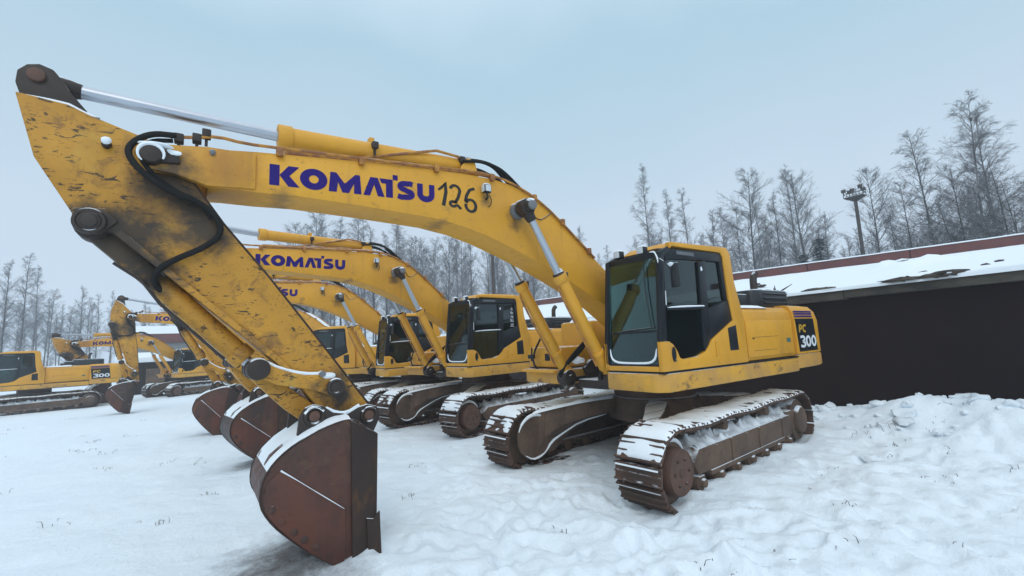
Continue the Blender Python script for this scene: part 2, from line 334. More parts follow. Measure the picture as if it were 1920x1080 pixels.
# ---------------------------------------------------------------- excavator
def interp_path(path, n):
    P = [Vector(p) for p in path]+[Vector(path[0])]; Ls = [(b-a).length for a, b in zip(P, P[1:])]; T = sum(Ls); outp = []
    for i in range(n):
        d = T*i/n; k = 0
        while k < len(Ls)-1 and d > Ls[k]: d -= Ls[k]; k += 1
        a, b_ = P[k], P[k+1]; outp.append((a.lerp(b_, d/Ls[k]), (b_-a).normalized()))
    return outp
def make_track(root, side):
    """crawler track centred on y=0 of its own; side=+1 for the machine's left"""
    yc = side*1.295; yo, yi = yc+side*.3, yc-side*.3
    path = []
    for i in range(13): k = R(90-180*i/12); path.append((2.0+.43*math.cos(k), .47+.43*math.sin(k)))     # front
    for i in range(13): k = R(-90-180*i/12); path.append((-1.98+.43*math.cos(k), .47+.43*math.sin(k)))  # rear
    path += [(-1.3, .875), (-.75, .895), (0, .86), (.6, .89), (1.3, .86)]
    N = 48; sh = interp_path([(x, z) for x, z in path], N)
    b = MB(); snow_rows = []
    for i, (p, d) in enumerate(sh):
        nrm = Vector((-d.y, d.x)); 
        if nrm.dot(p-Vector((0, .47))) < 0 and abs(p.x) > 2: nrm = -nrm
        nrm = Vector((-d.y, d.x)) if (Vector((-d.y, d.x)).dot(p-Vector((max(-1.98, min(2.0, p.x)), .47))) > 0) else -Vector((-d.y, d.x))
        hl = .104
        prof = [(-hl, 0), (-hl, .022), (-hl+.004, .055), (-hl+.018, .055), (-hl+.03, .022), (-.012, .022), (-.008, .045), (.008, .045), (.012, .022), (hl-.035, .022), (hl-.022, .050), (hl-.008, .050), (hl-.002, .022), (hl-.002, 0), (hl-.002, -.012), (-hl, -.012)]
        pts = [p+d*a+nrm*c for a, c in prof]
        A = [(q.x, yi, q.y) for q in pts]; B = [(q.x, yo, q.y) for q in pts]
        b.hull(A, B)
        # chain link behind the shoe
        q0, q1 = p-d*.10-nrm*.012, p+d*.10-nrm*.012
        for yy in (-.07, .07):
            b.hull([(q.x, yc+yy-.02, q.y) for q in (q0, q1, q1-nrm*.085, q0-nrm*.085)], [(q.x, yc+yy+.02, q.y) for q in (q0, q1, q1-nrm*.085, q0-nrm*.085)])
    tr = b.build('crawler_track', 'track_steel', root, 30)
    # snow lying on the upper run, in one lumpy strip with a torn outer edge
    b = MB(); rows = []
    upper = [(p, d) for p, d in interp_path(path, 240) if p.y > .60]
    # order from rear to front
    upper.sort(key=lambda t: (t[0].x if abs(t[0].x) < 2 else (2+(.9-t[0].y) if t[0].x > 0 else -2-(.9-t[0].y))))
    for i, (p, d) in enumerate(upper):
        c0 = Vector((max(-1.98, min(2.0, p.x)), .47)); nrm = Vector((0, 1)) if abs(p.x) < 1.95 else (p-c0).normalized()
        s_ = i*.09; rag = .5*nz(i*.55, side*3)+.5*(abs((i % 5)-2)/2-.5)
        o_ = .301+.014*rag; a_ = .292+.02*nz(i*.9, 9); row = []
        up = max(.25, nrm.y); fr = (p.y-.60)/.3
        for j, tt in enumerate((-1, -.93, -.7, -.35, 0, .35, .7, .93, 1)):
            y = tt*(o_ if tt > 0 else a_)
            edge = 1-abs(tt)**6
            h = (.034+.034*edge*up+.02*nz(p.x*2.3, y*5, side)+.012*nz(p.x*11, y*14))
            grous = .5+.5*math.cos(2*math.pi*(i/5.0)); h += -.012*(1-grous)*(1-.6*up)
            if fr < .15 and up < .9: h = .035
            if 1 < j < 7 and nz(p.x*3.7, y*6, side*7) > .34: h = .015
            if j in (1, 7): h = max(h, .045+.02*nz(i*.7, j))
            if j in (0, 8): h = .025
            q = p+nrm*h; row.append((q.x, yc+side*y, q.y))
        rows.append(row)
    snowcap(rows, 'snow_cover', tr)
    # thin snow lines lying on the grousers of the front
    b = MB()
    for i, (p, d) in enumerate(sh):
        if p.x > 2.0 and .22 < p.y < .66:
            nrm = (p-Vector((2.0, .47))).normalized(); 
            for k, ww in ((-.075, .034),):
                c = p-d*k*(-1)+nrm*.034; pr = []
                n = 14; A = []
                for j in range(n+1):
                    y = yi+(yo-yi)*(.03+.94*j/n); t_ = ww*(.55+.5*nz(y*9, i, k*40)); 
                    A.append((c.x, y, c.y, max(.003, t_)))
                vt = [b.bm.verts.new((x+.012, y, z+t)) for x, y, z, t in A]; vb = [b.bm.verts.new((x+.022, y, z-.004)) for x, y, z, t in A]; vk = [b.bm.verts.new((x-.03, y, z+t*.8)) for x, y, z, t in A]
                for j in range(n):
                    b.bm.faces.new((vt[j], vt[j+1], vb[j+1], vb[j])); b.bm.faces.new((vk[j], vk[j+1], vt[j+1], vt[j]))
    b.build('snow_line', 'snow', tr)
    # side frame
    b = MB(); ys, ye = yc-side*.17, yc+side*.17
    b.hull([(-1.6, yc-side*.06, .66), (1.45, yc-side*.06, .66), (1.62, yc-side*.06, .45), (1.5, yc-side*.06, .30), (-1.6, yc-side*.06, .27)],
           [(-1.6, yo-side*.08, .60), (1.45, yo-side*.08, .60), (1.60, yo-side*.08, .45), (1.5, yo-side*.08, .30), (-1.6, yo-side*.08, .27)], .02)
    b.box(-2.2, -1.5, min(yc, yo-side*.09), max(yc, yo-side*.09), .34, .66, .03)
    b.box(-1.25, 1.2, min(yc-side*.16, yo-side*.07), max(yc-side*.16, yo-side*.07), .24, .30, .008)
    for x in (-1.2, -.3, .6): b.hull([(x-.012, yo-side*.082, .30), (x+.012, yo-side*.082, .30), (x+.012, yo-side*.082, .60), (x-.012, yo-side*.082, .60)], [(x-.008, yo-side*.062, .31), (x+.008, yo-side*.062, .31), (x+.008, yo-side*.062, .59), (x-.008, yo-side*.062, .59)])
    for x in (-.9, .1, 1.0): b.box(x-.05, x+.05, min(yc, yo-side*.075), max(yc, yo-side*.075), .45, .58, .01)
    b.build('side_frame', 'frame_steel', tr)
    # snow lying on the side frame
    rows = []
    for i in range(120):
        x = -1.55+i*3.0/119; row = []
        for j in range(7):
            y = yc+side*(-.13+.345*j/6); h = (-.01+.085*(1-abs(j/3-1)**2)*(.35+1.7*nz(x*3.7, j*.6, side)+1.3*nz(x*13, j*1.9, 5))) if 0 < j < 6 else -.02
            if j == 6: h = -.02-.03*abs(nz(x*4))
            row.append((x, y, .665-.06*max(0, (j-2)/4)+max(-.05, h)))
        rows.append(row)
    snowcap(rows, 'snow_cover', tr)
    b = MB(); b.cyl((2.0, yc-side*.13, .46), (2.0, yo-side*.16, .46), .37, .37, 36, .025); idl = b.build('idler', 'frame_steel', tr); b = MB(); b.cyl((2.0, yo-side*.161, .45), (2.0, yo-side*.015, .45), .275, .26, 36, .02); b.ring((2.0, yo-side*.018, .45), (0, 1, 0), .245, .010, 32); b.build('hub_cover', 'idler_rust', idl)
    for k in range(6):
        b = MB(); cx_, cz_ = 2.0+.15*math.cos(k*math.pi/3), .45+.15*math.sin(k*math.pi/3); b.cyl((cx_, yo-side*.02, cz_), (cx_, yo+side*.004, cz_), .018, .016, 6); b.build('hub_bolt', 'track_steel', idl)
    b = MB(); b.tube([(2.0+.335*math.cos(R(k)), yo-side*.15, .46+.335*math.sin(R(k))) for k in range(38, 152, 8)], [.004, .016, .024, .030, .026, .020, .006], 6); b.build('snow_rim', 'snow', idl); b = MB(); b.cyl((2.0, yo-side*.02, .45), (2.0, yo+side*.0, .45), .06, .05, 20, .008); b.build('hub_plug', 'track_steel', idl)
    b = MB(); b.cyl((-1.98, yc-side*.2, .47), (-1.98, yo-side*.10, .47), .34, .34, 24, .02); b.cyl((-1.98, yo-side*.1, .47), (-1.98, yo-side*.02, .47), .24, .21, 28, .02); b.build('drive_sprocket', 'frame_steel', tr)
    for i in range(7):
        x = -1.45+i*.48; b = MB(); b.cyl((x, yc-side*.15, .20), (x, yo-side*.1, .20), .10, .10, 14, .01); b.cyl((x, yo-side*.1, .20), (x, yo-side*.04, .20), .055, .05, 12, .01)
        b.box(x-.07, x+.07, min(yo-side*.14, yo-side*.08), max(yo-side*.14, yo-side*.08), .17, .28, .01); b.build('bottom_roller', 'frame_steel', tr)
    for x in (-.75, .65):
        b = MB(); b.cyl((x, yc-side*.1, .77), (x, yo-side*.1, .77), .07, .07, 14, .01); b.box(x-.05, x+.05, min(yc-side*.1, yc), max(yc-side*.1, yc), .6, .77); b.build('carrier_roller', 'frame_steel', tr)
    return tr

def make_excavator():
    root = empty('excavator')
    uc = MB()
    # lower carriage: hub, four arched legs
    uc.cyl((0, 0, .62), (0, 0, .98), .78, .70, 40, .02)
    for sx in (1, -1):
        for sy in (1, -1):
            A = []; 
            def sec(x, y, z0, z1, hw): return [(x-hw, y, z0), (x+hw, y, z0), (x+hw*.8, y, z1), (x-hw*.8, y, z1)]
            S = [sec(.30*sx, .30*sy, .74, .97, .40), sec(.75*sx, .52*sy, .70, .94, .38), sec(1.15*sx, .74*sy, .60, .90, .34), sec(1.48*sx, .90*sy, .42, .86, .30), sec(1.74*sx, .985*sy, .16, .81, .27)]
            for a, c in zip(S, S[1:]): uc.hull(a, c, .02)
    for sx in (1, -1):
        for sy in (1, -1):
            pc = [(1.93*sx+.36*math.cos(2*math.pi*k/28), .465+.345*math.sin(2*math.pi*k/28)) for k in range(28)]
            uc.prism(pc, sy*.935, sy*.985, .015)
    uf = uc.build('undercarriage_frame', 'frame_steel', root)
    b = MB(); n = 0
    lip = MB(); lip.tube([(2.16, -.925, .22), (2.02, -.925, .14), (1.86, -.93, .15), (1.72, -.935, .20), (1.60, -.92, .34), (1.42, -.85, .44), (1.12, -.70, .61), (.75, -.45, .70)], [.004, .012, .020, .010, .022, .012, .015, .003], 7, 1); lip.build('snow_line', 'snow', uf)
    lip = MB(); lip.tube([(1.93+.352*math.cos(R(k)), -.945, .465+.338*math.sin(R(k))) for k in range(20, 128, 9)], [.006, .018, .026, .028, .02], 7, 1); lip.build('snow_line', 'snow', uf)
    rows = []
    for i in range(26):
        t_ = i/25; x = .50+t_*1.28; y = -(.34+.62*t_); row = []
        for j in range(7):
            q = -1+2*j/6; row.append((x+q*.24*(1-.1*t_), y+.0*q, .975-.15*t_**1.6+(.045*(1-q*q)*(.8+nz(x*5, j)) if 0 < j < 6 else -.02)))
        rows.append(row)
    snowcap(rows, 'snow_cover', uf)
    uf.rotation_euler = (0, 0, R(4.9))
    for s_ in (1, -1):
        tr = make_track(root, s_); tr.rotation_euler = (0, 0, R(4.9)); tr.location.z = -.05
    b = MB(); b.cyl((0, 0, .97), (0, 0, 1.24), .66, .66, 48, .02); b.build('slewing_ring', 'track_steel', root)
    # revolving frame
    b = MB()
    b.plan([(1.75, .60), (1.75, 1.40), (1.63, 1.53), (-1.995, 1.50), (-1.995, .9), (.5, .9), (.55, .60)], 1.25, 1.485, .03)
    b.plan([(1.62, -.45), (1.62, -1.45), (1.5, -1.5), (-1.995, -1.48), (-1.995, -.9), (.4, -.9), (.45, -.45)], 1.25, 1.485, .03)
    rf = b.build('revolving_frame', 'dirty_yellow_skirt', root)
    b = MB(); b.plan([(1.0, .59), (1.45, .3), (1.45, -.3), (1.0, -.44), (-2.2, -.89), (-2.2, .89), (.5, .89)], 1.20, 1.33, .01)
    b.prism([(-.5, 1.3), (1.2, 1.3), (1.3, 1.5), (1.15, 1.62), (.6, 1.62), (.2, 2.1), (-.1, 2.1), (-.5, 1.7)], .29, .36, .01)
    b.prism([(-.5, 1.3), (1.2, 1.3), (1.3, 1.5), (1.15, 1.62), (.6, 1.62), (.2, 2.1), (-.1, 2.1), (-.5, 1.7)], -.36, -.29, .01)
    b.build('boom_bracket', 'dark_cast', rf)
    b = MB(); b.box(-1.99, 1.70, 1.2, 1.508, 1.483, 1.503); b.box(1.2, 1.72, .62, 1.3, 1.483, 1.503); b.build('deck_seal', 'black_paint', rf); b = MB(); b.box(-1.99, 1.5, -1.49, -1.2, 1.483, 1.503); b.build('deck_seal', 'black_paint', rf)
    # counterweight
    def cwp(k): return [(-2.0, 1.49*k), (-2.9, 1.46*k), (-3.12, 1.42*k), (-3.28, 1.33*k), (-3.40, 1.12*k), (-3.47, .7*k), (-3.5, 0), (-3.47, -.7*k), (-3.40, -1.12*k), (-3.28, -1.33*k), (-3.12, -1.42*k), (-2.9, -1.46*k), (-2.0, -1.49*k)]
    b = MB(); b.plan(cwp(1), 1.285, 1.53, .04); cw = b.build('counterweight', 'dirty_yellow_skirt', root)
    b = MB(); 
    lv = [(1.535, 1, 0), (2.1, 1, 0), (2.26, .985, .05), (2.36, .95, .16), (2.38, .90, .3)]
    rings = []
    for z, k, dx in lv: rings.append([b.bm.verts.new((x+dx if x < -2.3 else x, y*k, z)) for x, y in cwp(1)])
    for A, B in zip(rings, rings[1:]):
        for j in range(len(A)): b.bm.faces.new((A[j], A[(j+1) % len(A)], B[(j+1) % len(A)], B[j]))
    b.bm.faces.new(rings[0][::-1]); b.bm.faces.new(rings[-1]); bmesh.ops.recalc_face_normals(b.bm, faces=b.bm.faces)
    b.build('upper_weight', 'yellow_paint', cw, 50)
    # badge on the side of the counterweight
    BP = [(-2.10, 1.57), (-2.89, 1.57), (-2.83, 2.14), (-2.04, 2.14)]
    def cwy(x): return 1.49-(-2.0-x)/.9*.03
    b = MB(); b.hull([(x, cwy(x)-.01, z) for x, z in BP], [(x, cwy(x)+.006, z) for x, z in BP])
    bd = b.build('badge', 'black_paint', cw)
    f = lambda u, v: (-2.15-u*.30, cwy(-2.15-u*.30)+.010, 1.64+v*.20)
    b = MB(); digit_word(b, f); b.build('lettering', 'white_decal', bd)
    f = lambda u, v: (-2.15-u*.17, cwy(-2.15-u*.17)+.010, 1.90+v*.135)
    b = MB(); stroke(b, [(0.05, 0), (.15, 1)], .28, f); stroke(b, [(.1, .92), (.55, .92), (.75, .72), (.55, .48), (.1, .45)], .24, f)
    stroke(b, [(1.75, .85), (1.4, .92), (1.05, .75), (.98, .4), (1.15, .12), (1.6, .08)], .26, f); b.build('lettering', 'yellow_decal', bd)
    b = MB(); 
    for z in (2.165, 2.21, 2.25):
        xs = [-2.04, -2.3, -2.6, -2.82]; 
        q = [(x, cwy(x)+.006-max(0, z-2.1)*.10, z) for x in xs]; q2 = [(x, cwy(x)+.006-max(0, z+.03-2.1)*.10, z+.028) for x in xs]
        for i in range(3): b.bm.faces.new([b.bm.verts.new(p) for p in (q[i], q[i+1], q2[i+1], q2[i])])
    b.build('stripe', 'purple_decal', cw)
    # engine hood
    b = MB(); b.xsec([(1.455, 1.51), (1.455, 2.12), (1.43, 2.27), (1.34, 2.34), (1.2, 2.355), (-1.2, 2.355), (-1.34, 2.33), (-1.43, 2.25), (-1.45, 2.1), (-1.45, 1.51)], -1.995, -.29, .012)
    hd = b.build('engine_hood', 'yellow_paint', root, 50)
    b = MB(); b.box(-1.93, -.42, 1.452, 1.470, 1.56, 2.12, .006); pn = b.build('side_door', 'yellow_paint', hd)
    b = MB(); b.box(-.62, -.58, 1.47, 1.486, 1.84, 1.86); b.box(-1.4, -.66, 1.469, 1.4745, 1.862, 1.867); b.box(-1.33, -.62, 1.469, 1.474, 1.655, 1.660); b.build('scratch', 'dark_cast', pn)
    b = MB(); b.box(-1.83, -1.70, 1.47, 1.473, 1.75, 1.82); b.build('sticker', 'green_lining', pn)
    b = MB(); b.plan([(-1.35, .25), (-1.35, 1.12), (-1.5, 1.2), (-2.55, 1.2), (-2.62, 1.1), (-2.62, .25)], 2.34, 2.68, .05)
    ih = b.build('intake_housing', 'black_plastic', hd)
    b = MB()
    for z in (2.43, 2.51, 2.59): b.box(-2.5, -1.65, 1.19, 1.222, z, z+.025, .004)
    for x in (-1.75, -2.1, -2.4): b.box(x-.10, x+.10, .4, 1.1, 2.675, 2.70, .01)
    b.build('louvre', 'black_plastic', ih)
    b = MB(); b.cyl((-1.0, .95, 2.34), (-1.0, .95, 2.50), .15, .15, 20, .01); b.box(-1.38, -1.0, .82, 1.1, 2.36, 2.6, .05); b.build('air_duct', 'black_plastic', hd)
    b = MB(); b.tube([(-2.0, .88, 2.6), (-2.0, .88, 2.86), (-2.02, .88, 2.95), (-2.10, .88, 3.02)], .062, 14, 1); b.build('exhaust_pipe', 'dark_cast', hd)
    rows = []
    for i in range(30):
        x = -.32-i*1.0/29; row = []
        for j in range(9):
            y = 1.40-j*.15-.02*nz(x*6, 4); row.append((x, y, 2.345+((.035+.025*nz(x*4, y*4)) if 0 < j < 8 and 0 < i < 29 else -.02)))
        rows.append(row)
    snowcap(rows, 'snow_cover', hd)
    # right side: tank and tool box, handrail
    b = MB(); b.box(-.28, .75, -1.46, -.62, 1.505, 2.28, .05); b.box(.76, 1.55, -1.45, -.60, 1.505, 1.85, .05)
    tk = b.build('fuel_tank', 'yellow_paint', root)
    b = MB(); b.box(1.545, 1.556, -.98, -.85, 1.62, 1.74, .004); b.build('latch', 'black_paint', tk)
    b = MB(); b.box(1.35, 1.75, -1.4, -.55, 1.44, 1.485, .01); b.build('step_plate', 'yellow_paint', tk)
    for (y0) in (-1.42,):
        b = MB(); b.tube([(1.5, -1.02, 1.40), (1.66, -1.12, 1.50), (1.66, -1.2, 1.7), (1.50, -1.0, 2.16)], .018, 8, 1); b.tube([(1.66, -1.22, 1.62), (1.64, -1.22, 1.85)], .014); b.box(1.60, 1.68, -1.3, -1.18, 1.66, 1.73, .01); b.build('handrail', 'black_paint', tk)
    rows = []
    for i in range(14):
        x = -.2+i*.85/13; row = [(x, -1.4+j*.11, 2.275+((.05+.03*nz(x*4, j)) if 0 < j < 6 and 0 < i < 13 else -.01)) for j in range(7)]; rows.append(row)
    snowcap(rows, 'snow_cover', tk)
    make_cab(root)
    make_front(root)
    return root

def make_cab(root):
    b = MB()
    # left lower panel with the swept top edge, 1.47..1.53
    lower = [(1.74, 1.51), (1.74, 1.88), (1.58, 1.88), (1.50, 1.84), (1.43, 1.76), (1.38, 1.665), (1.30, 1.64), (.98, 1.66), (.80, 1.71), (.70, 1.79), (.62, 1.87), (.02, 2.13), (.08, 2.43), (.135, 3.06), (.18, 3.12), (1.34, 3.12), (1.40, 3.08), (1.40, 3.17), (0.02, 3.21), (-.07, 3.12), (-.11, 2.7), (-.28, 2.14), (-.28, 1.51)]
    b.prism(lower, 1.465, 1.53, .008)
    b.xsec([(.60, 1.51), (1.46, 1.51), (1.46, 1.575), (.60, 1.575)], 1.66, 1.74, .006)             # front sill
    b.prism([(1.74, 1.51), (1.74, 1.88), (1.66, 1.88), (1.66, 1.51)], .58, .64, .006)
    # roof and rear wall
    b.hull([(1.33, .64, 3.12), (1.33, 1.46, 3.12), (.05, 1.46, 3.12), (.05, .64, 3.12)], [(1.20, .70, 3.22), (1.20, 1.42, 3.22), (.1, 1.42, 3.24), (.1, .70, 3.24)], .03, 3)
    b.prism([(.04, 3.19), (-.07, 3.12), (-.11, 2.7), (-.28, 2.14), (-.28, 1.51), (-.20, 1.51), (-.20, 2.1), (-.04, 2.6), (0, 3.1)], .60, 1.464, .01)
    cab = b.build('cab', 'yellow_paint', root)
    # black frame: pillars and the glazed side
    b = MB()
    fx0, fz0, fx1, fz1 = 1.735, 1.88, 1.60, 3.02
    b.hull([(1.735, 1.45, 1.58), (1.735, 1.52, 1.885), (1.66, 1.52, 1.885), (1.66, 1.45, 1.58)], [(1.61, 1.45, 3.03), (1.61, 1.52, 3.03), (1.50, 1.52, 3.05), (1.50, 1.45, 3.05)], .01)
    b.prism([(1.74, 1.882), (1.61, 3.03), (1.40, 3.115), (1.40, 3.04), (1.51, 2.98), (1.60, 1.882)], 1.46, 1.518, .012)
    b.prism([(1.74, 1.582), (1.74, 1.882), (1.61, 3.03), (1.40, 3.13), (1.40, 3.04), (1.50, 2.97), (1.64, 1.882), (1.64, 1.582)], .585, .65, .012)
    b.xsec([(.651, 2.95), (1.45, 2.95), (1.45, 3.05), (.651, 3.05)], 1.44, 1.59, .015)
    b.xsec([(.651, 1.576), (1.45, 1.576), (1.45, 1.60), (.651, 1.60)], 1.68, 1.735, .004)
    # side header, middle pillar, rear black panel
    b.prism([(1.50, 3.00), (1.38, 3.085), (.18, 3.118), (.137, 3.06), (.13, 2.98), (.60, 2.975), (1.4, 2.945), (1.5, 2.90)], 1.468, 1.516, .006)
    b.prism([(.70, 1.80), (.80, 1.72), (.76, 2.95), (.58, 2.98), (.64, 1.87)], 1.468, 1.517, .006)
    b.prism([(.64, 1.865), (.62, 2.29), (.10, 2.43), (.085, 2.43), (.025, 2.135)], 1.468, 1.512, .006)
    b.prism([(.10, 2.43), (.17, 2.42), (.22, 3.0), (.137, 3.05)], 1.468, 1.512, .004)
    b.prism([(1.53, 2.275), (.74, 2.29), (.74, 2.335), (1.53, 2.315)], 1.47, 1.522, .004)
    fr = b.build('window_frame', 'black_paint', cab)
    # front glass, upper and lower, leaning back like the pillars
    def fg(z, off=0): return 1.715-(z-1.58)*.083+off
    b = MB(); b.hull([(fg(2.03), .652, 2.03), (fg(2.03), 1.448, 2.03), (fg(2.96), 1.448, 2.96), (fg(2.96), .652, 2.96)], [(fg(2.03, -.006), .652, 2.03), (fg(2.03, -.006), 1.448, 2.03), (fg(2.96, -.006), 1.448, 2.96), (fg(2.96, -.006), .652, 2.96)]); ws = b.build('windscreen', 'front_glass', cab)
    b = MB(); b.tube([(fg(2.02, .015), .62, 2.0), (fg(2.03, .015), .95, 2.04), (fg(2.04, .015), 1.40, 2.06)], .008, 6); b.tube([(fg(2.04, .03), 1.38, 2.05), (fg(2.5, .03), 1.30, 2.55), (fg(2.88, .03), 1.28, 2.88)], .007, 6); b.build('wiper', 'black_plastic', ws)
    b = MB(); b.hull([(fg(1.6), .652, 1.60), (fg(1.6), 1.448, 1.60), (fg(2.0), 1.448, 2.0), (fg(2.0), .652, 2.0)], [(fg(1.6, -.006), .652, 1.60), (fg(1.6, -.006), 1.448, 1.60), (fg(2.0, -.006), 1.448, 2.0), (fg(2.0, -.006), .652, 2.0)]); lw = b.build('lower_front_window', 'door_glass', cab)
    b = MB(); b.box(1.675, 1.70, .652, 1.448, 2.002, 2.028); b.build('window_bar', 'black_paint', cab)
    # snow caught along the bottom edge and top edge of the front glass
    b = MB(); P_ = [(.66, 1.80), (.68, 1.68), (.76, 1.625), (.9, 1.612), (1.2, 1.612), (1.34, 1.62), (1.415, 1.68), (1.43, 1.80)]
    b.tube([(fg(z, .012), y, z) for y, z in P_], [.004, .012, .016, .015, .014, .017, .016, .004], 8, 1); b.build('snow_rim', 'snow', lw)
    b = MB(); b.tube([(1.605, 1.36, 3.045), (1.60, 1.44, 3.04), (1.615, 1.49, 2.95), (1.625, 1.5, 2.88)], [.003, .012, .014, .004], 8, 1); b.build('snow_rim', 'snow', ws)
    # door glazing
    b = MB(); b.prism([(1.55, 2.31), (1.50, 2.92), (1.4, 2.95), (.76, 2.96), (.72, 2.33)], 1.478, 1.486); b.build('door_window', 'side_glass', cab)
    b = MB(); b.prism([(1.60, 1.87), (1.56, 2.29), (.72, 2.29), (.70, 1.82), (.82, 1.71), (.98, 1.66), (1.33, 1.64), (1.46, 1.78)], 1.474, 1.482); b.build('lower_door_window', 'door_glass', cab)
    b = MB(); b.prism([(.60, 2.30), (.57, 2.98), (.21, 3.0), (.16, 2.43), (.30, 2.36)], 1.474, 1.482); b.build('rear_side_window', 'side_glass', cab)
    b = MB(); b.tube([(1.53, 1.515, 2.305), (1.2, 1.52, 2.325), (.72, 1.515, 2.335)], [.008, .014, .011], 6, 1)
    b.build('snow_rim', 'snow', cab); b = MB(); b.tube([(1.55, 1.515, 2.52), (1.55, 1.51, 2.34)], .007, 6); b.build('snow_rim', 'snow', cab); b = MB(); b.blob((.70, 1.51, 2.86), (.022, .016, .034), 2, 1, .9); b.build('snow_spot', 'snow', cab)
    # door handle recess, lock, black vent below
    b = MB(); pts = [(1.505+.045*math.cos(k)-.0, 1.715+.095*math.sin(k)) for k in (2*math.pi*i/20 for i in range(20))]
    b.prism(pts, 1.50, 1.534); hdn = b.build('handle_recess', 'black_paint', cab)
    b = MB(); b.tube([(1.50, 1.545, 1.66), (1.50, 1.548, 1.64), (1.48, 1.545, 1.63)], .008, 6); b.build('latch', 'grey_cast', hdn)
    b = MB(); b.prism([(.20, 2.02), (-.02, 2.06), (-.04, 1.70), (.19, 1.70)], 1.52, 1.536, .004); b.build('vent_grille', 'black_paint', cab)
    b = MB(); b.box(.50, .56, 1.53, 1.545, 1.64, 1.84, .006); b.build('hinge', 'yellow_paint', cab)
    b = MB(); b.box(.85, 1.25, 1.517, 1.521, 3.015, 3.065); pl = b.build('name_plate', 'grey_decal', cab)
    b = MB(); big_word(b, lambda u, v: (1.23-u*.042, 1.5235, 3.022+v*.036)); b.build('lettering', 'grey_cast', pl)
    # far side of the cab (towards the boom)
    b = MB(); b.prism([(1.60, 1.51), (1.60, 1.95), (.05, 1.95), (-.2, 2.1), (-.2, 1.51)], .60, .63, .005); b.prism([(.72, 1.95), (.80, 1.95), (.80, 3.1), (.72, 3.1)], .60, .63, .005); b.prism([(1.42, 3.0), (1.40, 3.12), (0, 3.12), (0, 3.0)], .60, .63, .005)
    b.build('inner_panel', 'black_paint', cab)
    b = MB(); b.prism([(1.58, 1.96), (1.48, 3.0), (.81, 3.0), (.81, 1.96)], .612, .618); b.prism([(.71, 1.96), (.71, 3.0), (.0, 3.0), (-.05, 2.1)], .612, .618); b.build('inner_window', 'front_glass', cab)
    # floor, seat, console
    b = MB(); b.box(-.18, 1.64, .64, 1.46, 1.50, 1.54); b.build('floor', 'black_paint', cab)
    b = MB(); b.box(.45, .95, .83, 1.27, 1.86, 1.99, .05); b.hull([(.42, .84, 1.9), (.42, 1.26, 1.9), (.56, 1.26, 1.9), (.56, .84, 1.9)], [(.22, .86, 2.65), (.22, 1.24, 2.65), (.32, 1.24, 2.65), (.32, .86, 2.65)], .04); b.box(.24, .34, .94, 1.16, 2.68, 2.86, .03); b.box(.5, .9, .9, 1.2, 1.54, 1.86, .03)
    b.build('seat', 'seat_cloth', cab)
    b = MB(); b.box(.5, 1.1, .66, .79, 1.6, 2.12, .03); b.box(.5, 1.1, 1.31, 1.42, 1.6, 2.1, .03); b.tube([(1.0, .73, 2.1), (1.05, .74, 2.3)], .02, 8); b.tube([(1.0, 1.36, 2.1), (1.05, 1.35, 2.28)], .02, 8); b.box(1.2, 1.5, .66, .9, 1.6, 2.25, .04); b.tube([(1.42, .95, 1.54), (1.35, .95, 1.95)], .015, 8); b.tube([(1.42, 1.15, 1.54), (1.35, 1.15, 1.95)], .015, 8)
    b.build('console', 'seat_cloth', cab)
    b = MB(); b.blob((1.25, 1.02, 1.63), (.28, .33, .10), 3, 5, .5, 2.4); b.blob((.72, 1.05, 2.08), (.22, .2, .13), 3, 8, .5); b.build('crumpled_cover', 'grey_decal', cab)
    b = MB(); b.blob((1.05, 1.30, 1.82), (.24, .11, .25), 3, 5, .3); b.build('foot_cushion', 'green_lining', cab)
    # work lamps on the front edge of the roof, mirror
    for y, x in ((.80, 1.50), (1.16, 1.44)):
        b = MB(); b.box(x, x+.10, y-.065, y+.065, 3.06, 3.165, .02); b.box(x-.04, x+.03, y-.02, y+.02, 3.01, 3.08); lp = b.build('work_lamp', 'black_plastic', cab)
        b = MB(); b.box(x+.099, x+.106, y-.052, y+.052, 3.07, 3.155, .003); b.build('lens', 'lamp_lens', lp)
        b = MB(); b.hull([(x, y-.06, 3.16), (x+.1, y-.06, 3.16), (x+.1, y+.06, 3.16), (x, y+.06, 3.16)], [(x+.02, y-.04, 3.185), (x+.08, y-.04, 3.185), (x+.08, y+.04, 3.185), (x+.02, y+.04, 3.185)], .008); b.build('snow_cover', 'snow', lp)
    b = MB(); b.tube([(1.46, 1.1, 3.08), (1.42, 1.3, 3.12), (1.36, 1.42, 3.10)], .008, 6, 1); b.box(1.43, 1.47, .7, 1.35, 3.035, 3.055); b.build('lamp_rail', 'black_plastic', cab)
    b = MB(); b.tube([(1.62, 1.52, 2.93), (1.66, 1.60, 2.88), (1.60, 1.66, 2.78)], .010, 6, 1); b.box(1.50, 1.545, 1.60, 1.72, 2.55, 2.86, .02); mr = b.build('mirror', 'black_plastic', cab)
    b = MB(); b.blob((1.55, 1.62, 2.845), (.026, .045, .026), 2, 3, .8); b.build('snow_cover', 'snow', mr)

